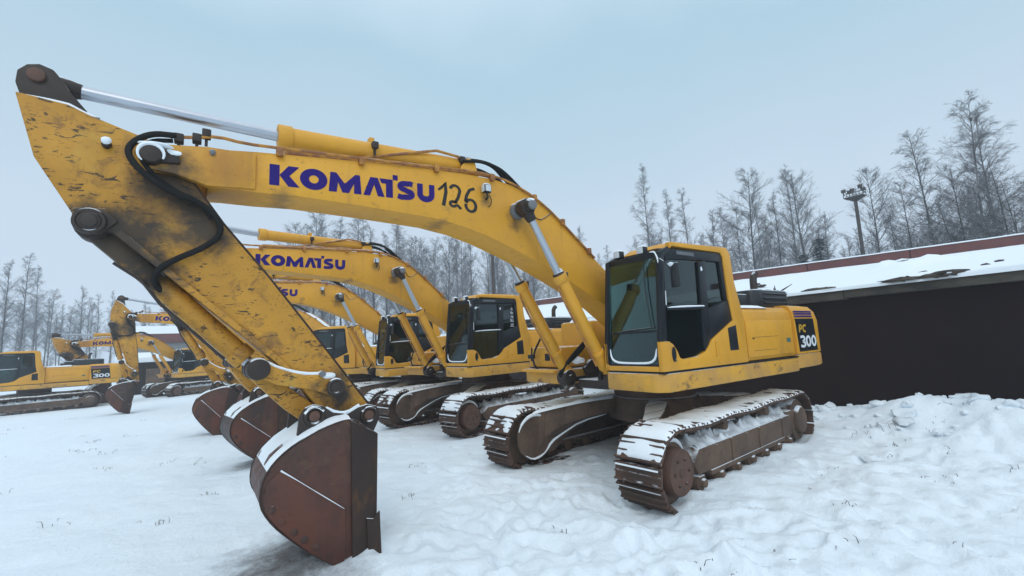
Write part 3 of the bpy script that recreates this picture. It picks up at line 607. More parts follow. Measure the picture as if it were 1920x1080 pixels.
def make_front(root):
    # ------------------------------------------------ boom
    top = [(6.43, 3.845), (6.00, 3.905), (5.2, 3.99), (4.4, 4.07), (3.78, 4.11), (3.25, 4.12), (2.95, 4.085), (2.67, 4.0), (2.42, 3.87), (2.15, 3.70), (1.27, 3.02), (.15, 2.12)]
    bot = [(-.08, 1.86), (.12, 1.76), (.7, 2.05), (1.28, 2.44), (1.9, 2.75), (2.44, 2.99), (2.96, 3.19), (3.38, 3.33), (3.74, 3.42), (4.14, 3.475), (5.02, 3.505), (5.62, 3.515), (5.99, 3.495), (6.38, 3.49)]
    b = MB(); b.prism(top+bot, -.25, .25, .012)
    for s in (1, -1):
        y0, y1 = (.19, .275) if s > 0 else (-.275, -.19)
        tip = [(6.38, 3.86), (6.78, 3.80)]+[(6.79+.11*math.cos(R(k)), 3.68+.11*math.sin(R(k))) for k in range(70, -100, -20)]+[(6.62, 3.56), (6.38, 3.49), (6.0, 3.52), (6.0, 3.87)]
        b.prism(tip, y0, y1, .012)
        b.prism([(3.40, 4.05), (3.75, 4.06), (3.68, 4.26), (3.58, 4.38), (3.48, 4.36)], s*.13-.02, s*.13+.02, .008)
    boom = b.build('boom', 'boom_paint', root, 25)
    f = lambda u, v: (5.885-u*.2098, .2535, 3.592+u*.0094+v*.213)
    b = MB(); big_word(b, f); b.build('lettering', 'purple_decal', boom)
    f = lambda u, v: (4.075-u*.385, .2535, 3.645+v*.31-u*.010)
    b = MB(); spray_number(b, f); b.build('spray_number', 'spray_black', boom)
    # elbow pin boss with grey cap
    for s in (1, -1):
        b = MB(); b.cyl((6.78, s*.27, 3.68), (6.78, s*.36, 3.68), .085, .075, 28, .012); b.hull([(6.83, s*.275, 3.73), (6.60, s*.275, 3.77), (6.58, s*.275, 3.64), (6.83, s*.275, 3.61)], [(6.83, s*.31, 3.73), (6.60, s*.31, 3.76), (6.58, s*.31, 3.65), (6.83, s*.31, 3.62)], .01)
        pn = b.build('elbow_pin', 'dark_cast', boom)
        b = MB(); b.tube([(6.78+.088*math.cos(R(k)), s*.35, 3.68+.088*math.sin(R(k))) for k in range(-50, 215, 18)], [.006, .012, .018, .020, .014, .008], 6); b.blob((6.62, s*.312, 3.735), (.05, .010, .022), 2, 4, .9); b.blob((6.75, s*.32, 3.775), (.12, .05, .018), 2, 6); b.build('snow_cover', 'snow', pn)
    b = MB(); b.cyl((6.35, .25, 3.80), (6.35, .29, 3.80), .02, .02, 12); b.blob((6.35, .29, 3.81), (.025, .015, .025), 2, 1); b.build('grease_plug', 'grey_cast', boom)
    # head pin of the boom cylinders
    b = MB(); b.cyl((2.91, -.60, 3.72), (2.91, .60, 3.72), .075, .075, 24, .01); hp = b.build('head_pin', 'dark_cast', boom)
    b = MB(); b.cyl((2.91, .60, 3.72), (2.91, .635, 3.72), .07, .06, 20, .008); b.build('pin_cap', 'grey_cast', hp); b = MB(); b.cyl((2.91, .25, 3.72), (2.91, .33, 3.72), .12, .11, 20, .01); b.build('collar', 'grey_cast', hp)
    b = MB(); b.blob((2.93, .40, 3.80), (.07, .13, .03), 2, 3, .2); b.blob((2.93, .60, 3.78), (.055, .045, .025), 2, 5, .2); b.build('snow_cover', 'snow', hp)
    # foot pin
    b = MB(); b.cyl((.05, -.42, 1.93), (.05, .42, 1.93), .08, .08, 20, .01); b.build('foot_pin', 'dark_cast', boom)
    # lamp on the boom side
    b = MB(); b.box(3.365, 3.475, .285, .36, 3.88, 3.99, .02); b.tube([(3.39, .25, 3.82), (3.40, .31, 3.83), (3.42, .32, 3.89)], .014, 8); b.tube([(3.37, .30, 3.87), (3.33, .29, 3.80), (3.34, .27, 3.74), (3.37, .26, 3.72)], .006, 6, 1)
    lp = b.build('work_lamp', 'black_plastic', boom)
    b = MB(); b.box(3.474, 3.482, .29, .355, 3.89, 3.98, .003); b.box(3.38, 3.46, .359, .363, 3.895, 3.975, .001); b.build('lens', 'lamp_lens', lp)
    b = MB(); b.blob((3.42, .32, 3.995), (.05, .035, .012), 2, 3); b.build('snow_cover', 'snow', lp)
    b = MB(); b.tube([(2.83, .27, 3.86), (2.72, .27, 3.84), (2.63, .26, 3.75), (2.58, .257, 3.66), (2.47, .257, 3.66), (2.30, .26, 3.78)], .007, 6, 1); b.build('grease_line', 'dark_cast', boom)
    # pipes along the top
    b = MB(); b.tube([(6.66, .27, 3.89), (6.48, .28, 3.92), (6.32, .28, 3.97), (6.10, .28, 3.95), (5.82, .28, 3.97), (5.03, .27, 4.035), (4.51, .27, 4.07), (3.86, .27, 4.14), (3.34, .27, 4.165), (2.98, .27, 4.11), (2.60, .27, 3.97), (2.23, .27, 3.75), (1.49, .27, 3.18)], .016, 8, 1)
    for x, z in ((5.80, 3.93), (5.0, 4.0), (4.1, 4.09), (3.3, 4.12), (2.6, 3.95), (2.1, 3.66), (1.6, 3.27)): b.box(x-.03, x+.03, .22, .30, z-.04, z+.05, .006)
    b.tube([(5.74, .12, 4.00), (5.0, .12, 4.07), (4.31, .12, 4.13), (3.95, .12, 4.16)], .042, 12); b.tube([(5.0, .05, 4.12), (4.38, .12, 4.29), (4.02, .12, 4.40), (3.72, .12, 4.385), (3.55, .12, 4.34)], .018, 8)
    b.tube([(3.95, .12, 4.16), (3.6, .16, 4.19), (3.2, .2, 4.17)], .028, 10); b.tube([(5.3, -.15, 4.02), (4.3, -.2, 4.12), (3.3, -.2, 4.17), (2.9, -.2, 4.1), (2.2, -.2, 3.78), (1.4, -.2, 3.16)], .016, 8, 1)
    b.build('hydraulic_pipe', 'orange_pipe', boom)
    for x, z in ((6.60, 3.90), (6.47, 3.93), (6.40, 3.99), (3.66, 4.36), (4.80, 4.30)):
        b = MB(); b.box(x-.035, x+.035, .20 if x > 6 else .06, .30 if x > 6 else .16, z-.045, z+.03, .01); b.box(x-.012, x+.012, .24 if x > 6 else .1, .26 if x > 6 else .12, z-.12, z); b.build('pipe_clamp', 'dark_cast', boom)
    for k, (y, h) in enumerate(((.10, 4.40), (.16, 4.36), (.04, 4.42), (-.05, 4.33), (-.12, 4.38))):
        b = MB(); b.tube([(3.66, y, h-.04), (3.40, y+.02, h+.0), (3.15, y+.03, h-.03), (2.98, y+.02, 4.25), (2.80, y, 4.13), (2.6, y, 4.00)], .020, 8, 2); b.build('hose', 'black_rubber', boom)
    b = MB(); b.blob((3.58, 0, 4.40), (.11, .14, .035), 2, 4); b.build('snow_cover', 'snow', boom)
    rows = []
    tp = [p for p in top if 1.2 < p[0] < 6.5]
    for i in range(90):
        x = 1.4+i*4.9/89; tpz = np.interp(x, [p[0] for p in tp][::-1], [p[1] for p in tp][::-1]); row = []
        for j in range(5):
            y = -.23+.47*j/4; row.append((x, y, tpz+((.012+.010*nz(x*3, j)) if 0 < j < 4 else -.004)))
        rows.append(row)
    snowcap(rows, 'snow_cover', boom)
    # ------------------------------------------------ boom cylinders
    for s in (1, -1):
        y = .45*s; a = Vector((1.55, y, 1.42)); h = Vector((2.91, y, 3.72)); d = (h-a).normalized(); m_ = a+(h-a)*.615
        b = MB(); b.cyl(a, m_, .085, .085, 24, .012); b.cyl(a-Vector((0, .07, 0)), a+Vector((0, .07, 0)), .11, .11, 20, .012); b.cyl(m_-d*.10, m_+d*.015, .102, .102, 24, .015)
        b.cyl(a+d*.35, a+d*.42, .1, .1, 20, .01); bc = b.build('boom_cylinder', 'yellow_paint', root)
        b = MB(); b.cyl(m_-d*.1, h-d*.06, .05, .05, 20); b.build('rod', 'chrome', bc)
        b = MB(); b.cyl(h-Vector((0, .075, 0)), h+Vector((0, .075, 0)), .115, .115, 24, .015); b.cyl(h-d*.2, h-d*.08, .06, .085, 16, .01); b.build('rod_eye', 'dark_cast', bc)
        b = MB(); b.cyl(m_+d*.015, m_+d*.05, .09, .07, 18, .01); b.box(m_.x-.13, m_.x-.06, y-.05, y+.05, m_.z-.06, m_.z+.05, .012); b.build('gland', 'dark_cast', bc)
        b = MB(); sd_ = d.cross(Vector((0, 1, 0))); off = -sd_*.125
        b.tube([m_-d*.12-sd_*-.09*(-1), m_-d*.2+off*-1*(-1), a+d*.55+off, a+d*.25+off], .015, 8, 1); b.build('cylinder_pipe', 'orange_pipe', bc)
        b = MB(); b.blob(m_+Vector((.0, 0, .08)), (.04, .05, .02), 2, 7); b.build('snow_cover', 'snow', bc)
        for k in range(3):
            q = .05*k; b = MB(); b.tube([(1.15, y-.17*s+q*s, 2.0-q), (1.38, y-.18*s, 1.86-q), (1.62, y-.10*s+q*s, 1.62-q), (1.70+q*.6, y-.02*s, 1.40), (1.50, y+.02*s, 1.28+q*.6), (1.2, y-.1*s, 1.35)], .021, 8, 2); b.build('hose', 'black_rubber', bc)
        b = MB(); b.cyl((1.56, y-.1, 1.36), (1.56, y+.1, 1.36), .13, .13, 22, .02); b.cyl((1.56, y-.14, 1.36), (1.56, y+.14, 1.36), .05, .05, 14); b.build('foot_pin', 'dark_cast', bc)
        b = MB(); b.blob((1.35, y-.05*s, 1.62), (.12, .12, .06), 2, 5); b.blob((1.45, y+.12*s, 1.34), (.12, .06, .03), 2, 9); b.build('snow_cover', 'snow', bc)
    # ------------------------------------------------ arm cylinder
    b = MB(); a = Vector((3.55, 0, 4.31)); h = Vector((7.53, 0, 4.255)); d = (h-a).normalized(); m_ = Vector((5.79, 0, 4.22)); d1 = (m_-a).normalized()
    b.cyl(a, m_, .105, .105, 28, .012); b.cyl(a-Vector((0, .09, 0)), a+Vector((0, .09, 0)), .12, .12, 20, .01); b.cyl(m_-d1*.14, m_, .122, .122, 28, .012); b.box(4.78, 4.84, -.05, .05, 4.35, 4.42, .01)
    ac = b.build('arm_cylinder', 'yellow_paint', root)
    b = MB(); b.cyl(m_, h-d*.05, .056, .056, 24); b.build('rod', 'chrome', ac)
    b = MB(); b.cyl(h-Vector((0, .08, 0)), h+Vector((0, .08, 0)), .125, .125, 28, .015); b.cyl(h-d*.25, h-d*.07, .062, .10, 20, .01); b.build('rod_eye', 'dark_cast', ac)
    # ------------------------------------------------ arm (stick)
    top_e = [(7.63, 4.07), (7.33, 4.045), (7.19, 3.985), (6.85, 3.88), (6.69, 3.80), (6.46, 3.50), (6.24, 3.17), (5.86, 2.69), (5.4, 2.06), (4.99, 1.49), (4.88, 1.34)]
    bot_e = [(4.87, 1.26), (4.93, 1.20), (5.02, 1.20), (5.18, 1.35), (5.42, 1.42), (5.59, 1.66), (5.78, 1.87), (6.58, 2.62), (7.02, 3.02), (7.12, 3.02), (7.22, 3.06), (7.265, 3.15), (7.5, 3.57)]
    b = MB(); b.prism(top_e+bot_e, -.185, .185, .012)
    b.prism([(7.06, 3.2), (7.26, 3.18), (7.25, 3.05), (7.18, 2.98), (7.08, 2.98), (6.98, 3.1)], .186, .21, .008); b.prism([(7.06, 3.2), (7.26, 3.18), (7.25, 3.05), (7.18, 2.98), (7.08, 2.98), (6.98, 3.1)], -.21, -.186, .008)
    # lower flange strip
    e0 = [(5.60, 1.66), (5.79, 1.87), (6.59, 2.62), (6.99, 2.99)]
    b.hull([(x, .186, z) for x, z in e0]+[(x-.035, .186, z+.04) for x, z in e0[::-1]], [(x, .212, z) for x, z in e0]+[(x-.035, .212, z+.04) for x, z in e0[::-1]], .004)
    arm = b.build('arm', 'worn_yellow_paint', root, 25)
    for s in (1, -1):
        b = MB(); b.prism([(7.61, 4.06), (7.645, 4.17), (7.64, 4.27), (7.59, 4.335), (7.52, 4.36), (7.44, 4.335), (7.39, 4.27), (7.33, 4.17), (7.22, 4.03)], s*.12-.018, s*.12+.018, .008); ea = b.build('ear_plate', 'dark_cast', arm)
        b = MB(); b.cyl((7.53, s*.13, 4.255), (7.53, s*.165, 4.255), .06, .055, 20, .01); b.build('pin', 'idler_rust', ea)
    rows = []
    for i in range(16):
        x = 7.60-i*.45/15; row = []
        for j in range(6):
            y = -.17+.34*j/5; z = np.interp(x, [7.19, 7.33, 7.63], [3.985, 4.045, 4.07]); row.append((x, y, z+((.03+.035*math.sin(i/15*3.1)) if 0 < j < 5 else .0)))
        rows.append(row)
    snowcap(rows, 'snow_cover', arm)
    b = MB(); b.cyl((7.08, .185, 3.75), (7.08, .24, 3.75), .035, .03, 16, .006); bp = b.build('stop_block', 'dark_cast', arm)
    b = MB(); b.blob((7.08, .235, 3.77), (.036, .03, .034), 2, 3, .2); b.build('snow_cover', 'snow', bp)
    b = MB(); b.cyl((7.15, -.24, 3.08), (7.15, .245, 3.08), .075, .075, 22, .01); cp = b.build('cylinder_pin', 'dark_cast', arm); b = MB(); b.ring((7.15, .225, 3.08), (0, 1, 0), .088, .022); b.build('collar', 'dark_cast', cp); b = MB(); b.cyl((7.15, .246, 3.08), (7.15, .258, 3.08), .058, .050, 20, .006); b.build('pin_cap', 'worn_yellow_paint', cp)
    b = MB(); b.tube([(6.62, .29, 3.90), (6.78, .29, 3.885), (6.90, .29, 3.79), (6.94, .31, 3.68), (6.88, .34, 3.56), (6.76, .33, 3.45), (6.60, .28, 3.37), (6.42, .25, 3.33), (6.28, .24, 3.20), (6.26, .24, 3.05), (6.39, .24, 2.92), (6.58, .24, 2.81), (6.70, .22, 2.72), (6.74, .12, 2.62), (6.66, .05, 2.52)], .026, 10, 2); b.build('hose', 'black_rubber', arm)
    b = MB(); b.tube([(6.64, .26, 3.86), (6.80, .26, 3.83), (6.87, .27, 3.70), (6.80, .29, 3.55), (6.6, .24, 3.40), (6.44, .22, 3.36), (6.33, .215, 3.2)], .020, 8, 2); b.build('hose', 'black_rubber', arm)
    b = MB()
    for k in range(5): b.box(6.255+.002*k, 6.275+.002*k, .186, .20, 3.02+k*.035, 3.03+k*.035)
    b.tube([(6.52, .2, 2.60), (6.2, .2, 2.31), (5.9, .2, 2.03), (5.66, .2, 1.80)], .010, 6); b.build('grease_line', 'dark_cast', arm)
    for s in (1, -1):
        b = MB(); b.tube([(x+.004, s*.180, z) for x, z in ((6.48, 3.53), (6.24, 3.175), (5.86, 2.695), (5.4, 2.065), (4.99, 1.495), (4.89, 1.36))], .011, 6); b.build('edge_flange', 'dark_edge_steel', arm)
    # ------------------------------------------------ bucket cylinder
    b = MB(); a = Vector((7.15, 0, 3.08)); e_ = Vector((5.94, 0, 1.82)); d = (e_-a).normalized()
    b.cyl(a+d*.62, a+d*1.60, .098, .098, 26, .012); b.cyl(a+d*1.50, a+d*1.62, .112, .112, 26, .012); b.hull([tuple(a+Vector((.07, -.08, -.07))), tuple(a+Vector((.07, .08, -.07))), tuple(a+Vector((-.07, .08, .05))), tuple(a+Vector((-.07, -.08, .05)))], [tuple(a+d*.66+Vector((.06, -.07, -.06))), tuple(a+d*.66+Vector((.06, .07, -.06))), tuple(a+d*.66+Vector((-.05, .07, .05))), tuple(a+d*.66+Vector((-.05, -.07, .05)))], .02)
    kc = b.build('bucket_cylinder', 'worn_yellow_paint', root)
    b = MB(); b.cyl(a+d*1.60, e_-d*.05, .052, .052, 20); b.build('rod', 'chrome', kc)
    b = MB(); b.cyl(a-Vector((0, .09, 0)), a+Vector((0, .09, 0)), .12, .12, 24, .01); b.build('base_eye', 'dark_cast', kc); b = MB(); b.cyl(e_-Vector((0, .09, 0)), e_+Vector((0, .09, 0)), .105, .105, 24, .01); b.build('rod_eye', 'dark_cast', kc)
    b = MB(); 
    b.tube([a+d*.35+Vector((.10, .05, -.05)), a+d*.60+Vector((.08, .1, -.02)), a+d*.8+Vector((.09, .10, -.07)), a+d*1.5+Vector((.09, .10, -.07))], .014, 8); b.build('cylinder_pipe', 'dark_cast', kc)
    # ------------------------------------------------ linkage
    for s in (1, -1):
        y0, y1 = (.20, .255) if s > 0 else (-.255, -.20)
        b = MB(); b.prism([(6.02, 1.86), (5.95, 1.91), (5.87, 1.87), (5.75, 1.80), (5.55, 1.74), (5.38, 1.73), (5.28, 1.70), (5.20, 1.66), (5.17, 1.58), (5.22, 1.51), (5.30, 1.50), (5.40, 1.56), (5.60, 1.62), (5.78, 1.66), (5.92, 1.73), (6.01, 1.78)], y0, y1, .01)
        lk = b.build('link_lever', 'worn_yellow_paint', root)
        b = MB(); b.tube([(5.90, (y0+y1)/2, 1.895), (5.75, (y0+y1)/2, 1.81), (5.55, (y0+y1)/2, 1.75), (5.38, (y0+y1)/2, 1.74)], .014, 8, 1); b.blob((5.33, (y0+y1)/2, 1.71), (.07, .05, .035), 2, 3); b.build('snow_cover', 'snow', lk)
        b = MB(); b.cyl((5.27, y0, 1.60), (5.27, y0+.11, 1.60), .075, .075, 24, .01); b.build('pin', 'dark_cast', lk); b = MB(); b.ring((5.27, s*.30, 1.60), (0, 1, 0), .066, .022); b.build('pin_ring', 'dark_cast', lk); b = MB(); b.cyl((5.94, s*.19, 1.82), (5.94, s*.30, 1.82), .105, .095, 24, .012); b.build('pin', 'dark_cast', lk); b = MB(); b.cyl((5.39, s*.18, 1.735), (5.39, s*.28, 1.735), .03, .03, 14); b.build('pin', 'grey_cast', lk)
    b = MB(); b.prism([(6.02, 1.80), (5.96, 1.90), (5.88, 1.87), (5.78, 1.72), (5.42, 1.42), (5.40, 1.33), (5.46, 1.27), (5.55, 1.29), (5.68, 1.40), (5.98, 1.72)], -.12, .12, .015)
    b.build('link_rod', 'worn_yellow_paint', root)
    # ------------------------------------------------ bucket
    W = .50; K_ = 1.0515
    def rs(p): return (6.40115+(p[0]-6.40115)*K_, 1.95669+(p[1]-1.95669)*K_)
    pts = [rs(p) for p in ((5.01, 1.18), (5.17, 1.295), (5.24, 1.33), (5.33, 1.325), (5.48, 1.28), (5.63, 1.21), (5.75, 1.14), (5.85, 1.05), (5.91, .96), (5.94, .88), (5.95, .76), (5.925, .67), (5.85, .55), (5.74, .43), (5.55, .25), (5.35, .10))]
    b = MB()
    back = pts[2:]; inn = []
    for i, p in enumerate(back):
        a_ = Vector(back[max(0, i-1)]); c_ = Vector(back[min(len(back)-1, i+1)]); t_ = (c_-a_).normalized(); inn.append((p[0]+t_.y*.022, p[1]-t_.x*.022))
    for i in range(len(back)-1):
        q = [back[i], back[i+1], inn[i+1], inn[i]]
        b.prism(q, -W+.02, W-.02)
    for s in (1, -1): b.prism(pts+[rs((5.05, .05)), rs((5.02, .42))], s*W-.012*s, s*(W+.012), .004)
    bk = b.build('bucket', 'rusty_steel', root, 30)
    for s in (1, -1):
        b = MB(); b.prism([rs(p) for p in ((5.805, .975), (5.295, .565), (5.30, .10), (5.36, .105), (5.55, .255), (5.73, .43), (5.84, .56), (5.91, .67), (5.93, .78), (5.90, .90))], s*(W+.012), s*(W+.030), .006); wp = b.build('wear_plate', 'rusty_plate', bk)
        b = MB(); b.tube([(rs(p)[0], s*(W+.022), rs(p)[1]) for p in ((5.80, .978), (5.70, .90), (5.50, .735), (5.30, .572))], [.009, .006, .002, .005, .002], 6, 1); b.build('snow_line', 'snow', wp)
        b = MB(); b.prism([rs(p) for p in ((5.005, 1.175), (5.245, 1.325), (5.235, .08), (5.03, .04))], s*(W+.012), s*(W+.036), .006); b.build('side_edge', 'dark_edge_steel', bk)
        b = MB(); b.prism([rs(p) for p in ((5.12, .46), (5.06, .44), (5.0, .50), (4.985, .06), (5.10, .08))], s*(W+.036), s*(W+.06), .006); b.build('side_cutter', 'dark_edge_steel', bk)
        for q in ((5.905, .66), (5.83, .55), (5.74, .45), (5.66, .37), (5.57, .29)):
            q = rs(q); b = MB(); b.cyl((q[0]-.045, s*(W+.020), q[1]+.02), (q[0]-.045, s*(W+.037), q[1]+.02), .042, .030, 10, .005); b.build('wear_button', 'rusty_steel', bk)
        b = MB(); y0, y1 = (.26, .31) if s > 0 else (-.31, -.26)
        ear = [(5.62, 1.18), (5.60, 1.35), (5.55, 1.43), (5.47, 1.455), (5.39, 1.43), (5.30, 1.36), (5.16, 1.33), (5.06, 1.38), (4.96, 1.40), (4.87, 1.37), (4.83, 1.29), (4.86, 1.2), (4.92, 1.08), (5.2, 1.2)]
        b.prism(ear, y0, y1, .01); er = b.build('bucket_ear', 'dark_cast', bk)
        b = MB(); b.ring((5.47, s*.315, 1.345), (0, 1, 0), .078, .022); b.build('pin_ring', 'dark_cast', er); b = MB(); b.ring((4.95, s*.315, 1.29), (0, 1, 0), .07, .02); b.build('pin_ring', 'dark_cast', er); b = MB(); b.cyl((5.47, s*.25, 1.345), (5.47, s*.33, 1.345), .05, .05, 18, .006); b.build('pin', 'idler_rust', er); b = MB(); b.cyl((4.95, s*.25, 1.29), (4.95, s*.33, 1.29), .05, .05, 18, .006); b.build('pin', 'idler_rust', er)
        b = MB(); b.tube([(5.555, s*.32, 1.375), (5.50, s*.32, 1.43), (5.44, s*.32, 1.425), (5.39, s*.32, 1.38)], .016, 6, 1); b.build('snow_rim', 'snow', er); b = MB(); b.tube([(5.02, s*.32, 1.33), (4.96, s*.32, 1.375), (4.89, s*.32, 1.34)], .012, 6, 1); b.build('snow_rim', 'snow', er); b = MB(); b.tube([(5.36, s*.285, 1.41), (5.26, s*.285, 1.352), (5.16, s*.285, 1.34), (5.04, s*.285, 1.40)], .014, 6, 1); b.build('snow_cover', 'snow', er)
    # snow on the back of the bucket
    rows = []
    for i in range(24):
        t_ = i/23*(len(back)-8.2); k = int(t_); fr_ = t_-k; k2 = min(k+1, len(back)-1); x = back[k][0]*(1-fr_)+back[k2][0]*fr_; z = back[k][1]*(1-fr_)+back[k2][1]*fr_
        tn = (Vector(back[k2])-Vector(back[k])).normalized(); nm = Vector((-tn.y, tn.x)) ; 
        if nm.y < 0: nm = -nm
        row = []
        for j in range(15):
            y = -W+2*W*j/14; q = abs(-1+2*j/14); th = (.045*(1-q**4)*(1-.8*(i/23)**.7)+.028*nz(x*5, y*4)-.010*(i/23)) if 0 < j < 14 and i < 23 else .0
            th = max(-.006, th) + .001; row.append((x+nm.x*th, y, z+nm.y*th))
        rows.append(row)
    snowcap(rows, 'snow_cover', bk)
    for k in range(5):
        y = -.40+k*.20; b = MB(); b.hull([(5.44, y-.055, .16), (5.36, y-.055, .06), (5.36, y+.055, .06), (5.44, y+.055, .16)], [(5.17, y-.04, .0), (5.15, y-.04, -.03), (5.15, y+.04, -.03), (5.17, y+.04, .0)], .01)
        b.build('tooth', 'dark_edge_steel', bk)
    for s in (1, -1):
        b = MB(); b.tube([(x, s*(W+.012), z) for x, z in pts[1:]], .009, 6, 1); b.build('weld_bead', 'dark_edge_steel', bk)
    b = MB(); b.hull([(5.30, -W, .12), (5.30, W, .12), (5.34, W, .075), (5.34, -W, .075)], [(5.02, -W, .03), (5.02, W, .03), (5.03, W, .0), (5.03, -W, .0)], .005); b.build('cutting_edge', 'dark_edge_steel', bk)
    # the shell narrows towards its heel
    for o in [bk]+list(bk.children_recursive):
        if o.name.split('.')[0] in ('bucket_ear', 'pin', 'pin_ring', 'snow_rim') or (o.parent and o.parent.name.startswith('bucket_ear')): continue
        for v in o.data.vertices: v.co.y *= 1-.17*max(0, min(1, (v.co.x-5.1)/.8))

TREES = [(-34.9,-2.6,16.4,"b"), (-29.3,0.2,15.6,"b"), (-32.4,0.6,15.6,"b"), (-38.6,-4.5,13.9,"c"), (-26.2,-0.1,10.4,"o"), (-23.4,1.7,8.8,"o"), (-27.5,1.9,11.3,"o"), (-37.3,-0.5,12.5,"c"), (-30.0,-1.4,9.3,"o"), (-33.2,-0.8,12.9,"c"), (-41.9,-8.0,16.7,"c"), (-53.2,-12.0,13.6,"d"), (-51.9,-9.1,14.4,"d"), (-48.5,-13.6,15.2,"d"), (-47.9,-15.5,20.4,"c"), (-49.2,-17.5,21.8,"a"), (-46.0,-17.5,18.1,"d"), (-36.9,-15.8,18.6,"c"), (-44.4,-20.9,17.3,"b"), (-45.6,-18.4,15.3,"d"), (-46.5,-23.4,17.9,"b"), (-45.6,-24.9,18.3,"d"), (-42.5,-26.3,21.0,"a"), (-45.0,-29.7,22.1,"a"), (-37.5,-28.2,23.5,"a"), (-48.4,-28.1,16.0,"d"), (-52.9,-13.2,13.0,"d"), (-42.5,-12.7,12.6,"b"), (-50.5,-35.7,18.8,"d"), (-46.8,-8.8,11.9,"d"), (-42.4,-6.1,10.8,"b"), (-53.3,-23.1,19.5,"a"), (-44.1,-46.3,21.1,"a"), (-47.0,-51.9,20.4,"d"), (-47.1,-47.6,17.6,"d"), (-3.8,-62.2,20.7,"c"), (-8.6,-77.7,25.2,"a"), (-8.8,-72.5,26.5,"c"), (-8.3,-63.4,22.5,"d"), (-11.0,-69.0,22.7,"b"), (-13.1,-72.6,25.5,"d"), (-11.5,-58.5,22.2,"b"), (-14.9,-64.8,23.9,"a"), (-18.2,-70.1,24.0,"d"), (-18.7,-66.8,22.1,"d"), (-20.1,-65.2,23.4,"a"), (-21.9,-68.8,24.3,"b"), (-25.7,-72.6,23.5,"c"), (-24.3,-64.5,20.8,"c"), (-28.5,-69.2,22.6,"b"), (-22.5,-52.1,18.5,"c"), (-28.2,-60.4,21.6,"a"), (-34.6,-68.3,23.6,"c"), (-26.7,-52.1,19.4,"d"), (-28.5,-51.0,17.2,"c"), (-35.8,-59.4,21.8,"b"), (-36.3,-59.1,20.2,"d"), (-31.7,-47.7,18.1,"a"), (-42.0,-60.0,20.1,"c"), (-33.7,-46.1,16.9,"c"), (24.1,-73.0,16.4,"a"), (26.0,-75.7,15.9,"d"), (26.5,-89.9,17.5,"a"), (22.8,-79.4,12.8,"b"), (20.3,-82.9,13.8,"d"), (18.4,-82.2,12.7,"a"), (18.4,-96.3,14.7,"a"), (21.7,-83.7,11.0,"b"), (15.7,-85.5,10.4,"a"), (13.5,-86.7,10.1,"b"), (11.0,-88.9,12.0,"d"), (23.0,-85.5,10.0,"d"), (39.9,-118.5,13.9,"b"), (39.6,-125.9,14.4,"d"), (36.2,-116.4,14.7,"b"), (35.1,-120.8,15.1,"b"), (33.8,-117.0,13.2,"d"), (31.4,-116.5,15.7,"d"), (31.9,-124.5,16.4,"d"), (28.2,-116.1,14.2,"d"), (28.3,-127.2,14.7,"b"), (25.6,-123.6,16.6,"a"), (23.6,-113.8,14.4,"d"), (22.0,-124.1,15.6,"d"), (19.7,-117.3,15.4,"a"), (17.8,-117.5,13.4,"d"), (16.2,-118.6,15.2,"a"), (15.6,-127.7,15.0,"d"), (12.8,-122.8,15.7,"a"), (10.1,-117.0,15.3,"a"), (-7.1,-89.0,23.3,"c"), (-10.7,-99.6,24.8,"b"), (-13.4,-105.2,25.2,"b"), (-14.6,-91.8,23.2,"a"), (-15.5,-90.5,21.2,"c"), (-19.2,-93.7,24.0,"a"), (-20.7,-87.1,20.5,"d"), (-24.1,-90.3,21.8,"d"), (-27.1,-90.3,22.8,"d"), (-31.3,-93.0,26.7,"b"), (-33.9,-94.1,27.4,"d"), (-36.3,-92.0,26.9,"c"), (-34.2,-79.8,22.8,"c"), (-35.4,-78.1,22.4,"a"), (-44.8,-86.7,25.2,"a"), (-40.7,-77.5,21.0,"b"), (-46.7,-78.6,22.9,"a"), (-52.4,-82.0,22.1,"a"), (-48.4,-73.8,21.9,"c"), (-56.0,-76.9,25.3,"b"), (-61.2,-80.5,26.0,"a"), (-57.7,-71.7,22.9,"b"), (-67.3,-79.3,22.9,"d"), (-60.9,-67.6,22.1,"c"), (-68.4,-68.7,20.9,"a"), (-60.8,-57.8,19.9,"a"), (-64.0,-58.8,22.3,"a"), (-64.0,-55.7,18.6,"a"), (-61.7,-49.1,21.5,"b"), (-53.1,-39.0,19.4,"b"), (-63.8,-41.2,19.0,"d"), (-62.2,-36.2,19.4,"a"), (-59.5,-30.8,17.6,"a"), (-68.7,-32.7,17.3,"a"), (-69.4,-28.9,20.3,"b"), (-61.5,-21.9,14.8,"d"), (-71.8,-22.7,18.9,"d"), (-71.8,-19.6,14.6,"b"), (-62.9,-14.5,14.0,"a"), (-71.1,-14.7,14.5,"d"), (-70.7,-12.4,14.5,"b"), (-74.1,-10.7,16.3,"b"), (-78.4,-9.0,15.9,"d"), (-80.7,-7.4,12.9,"b"), (-75.0,-4.6,11.9,"d"), (-65.3,-1.8,11.0,"b"), (-24.1,-0.7,8.0,"o"), (-22.4,1.4,7.7,"o"), (-32.3,-8.7,10.1,"s"), (-33.7,-10.4,9.3,"s")]

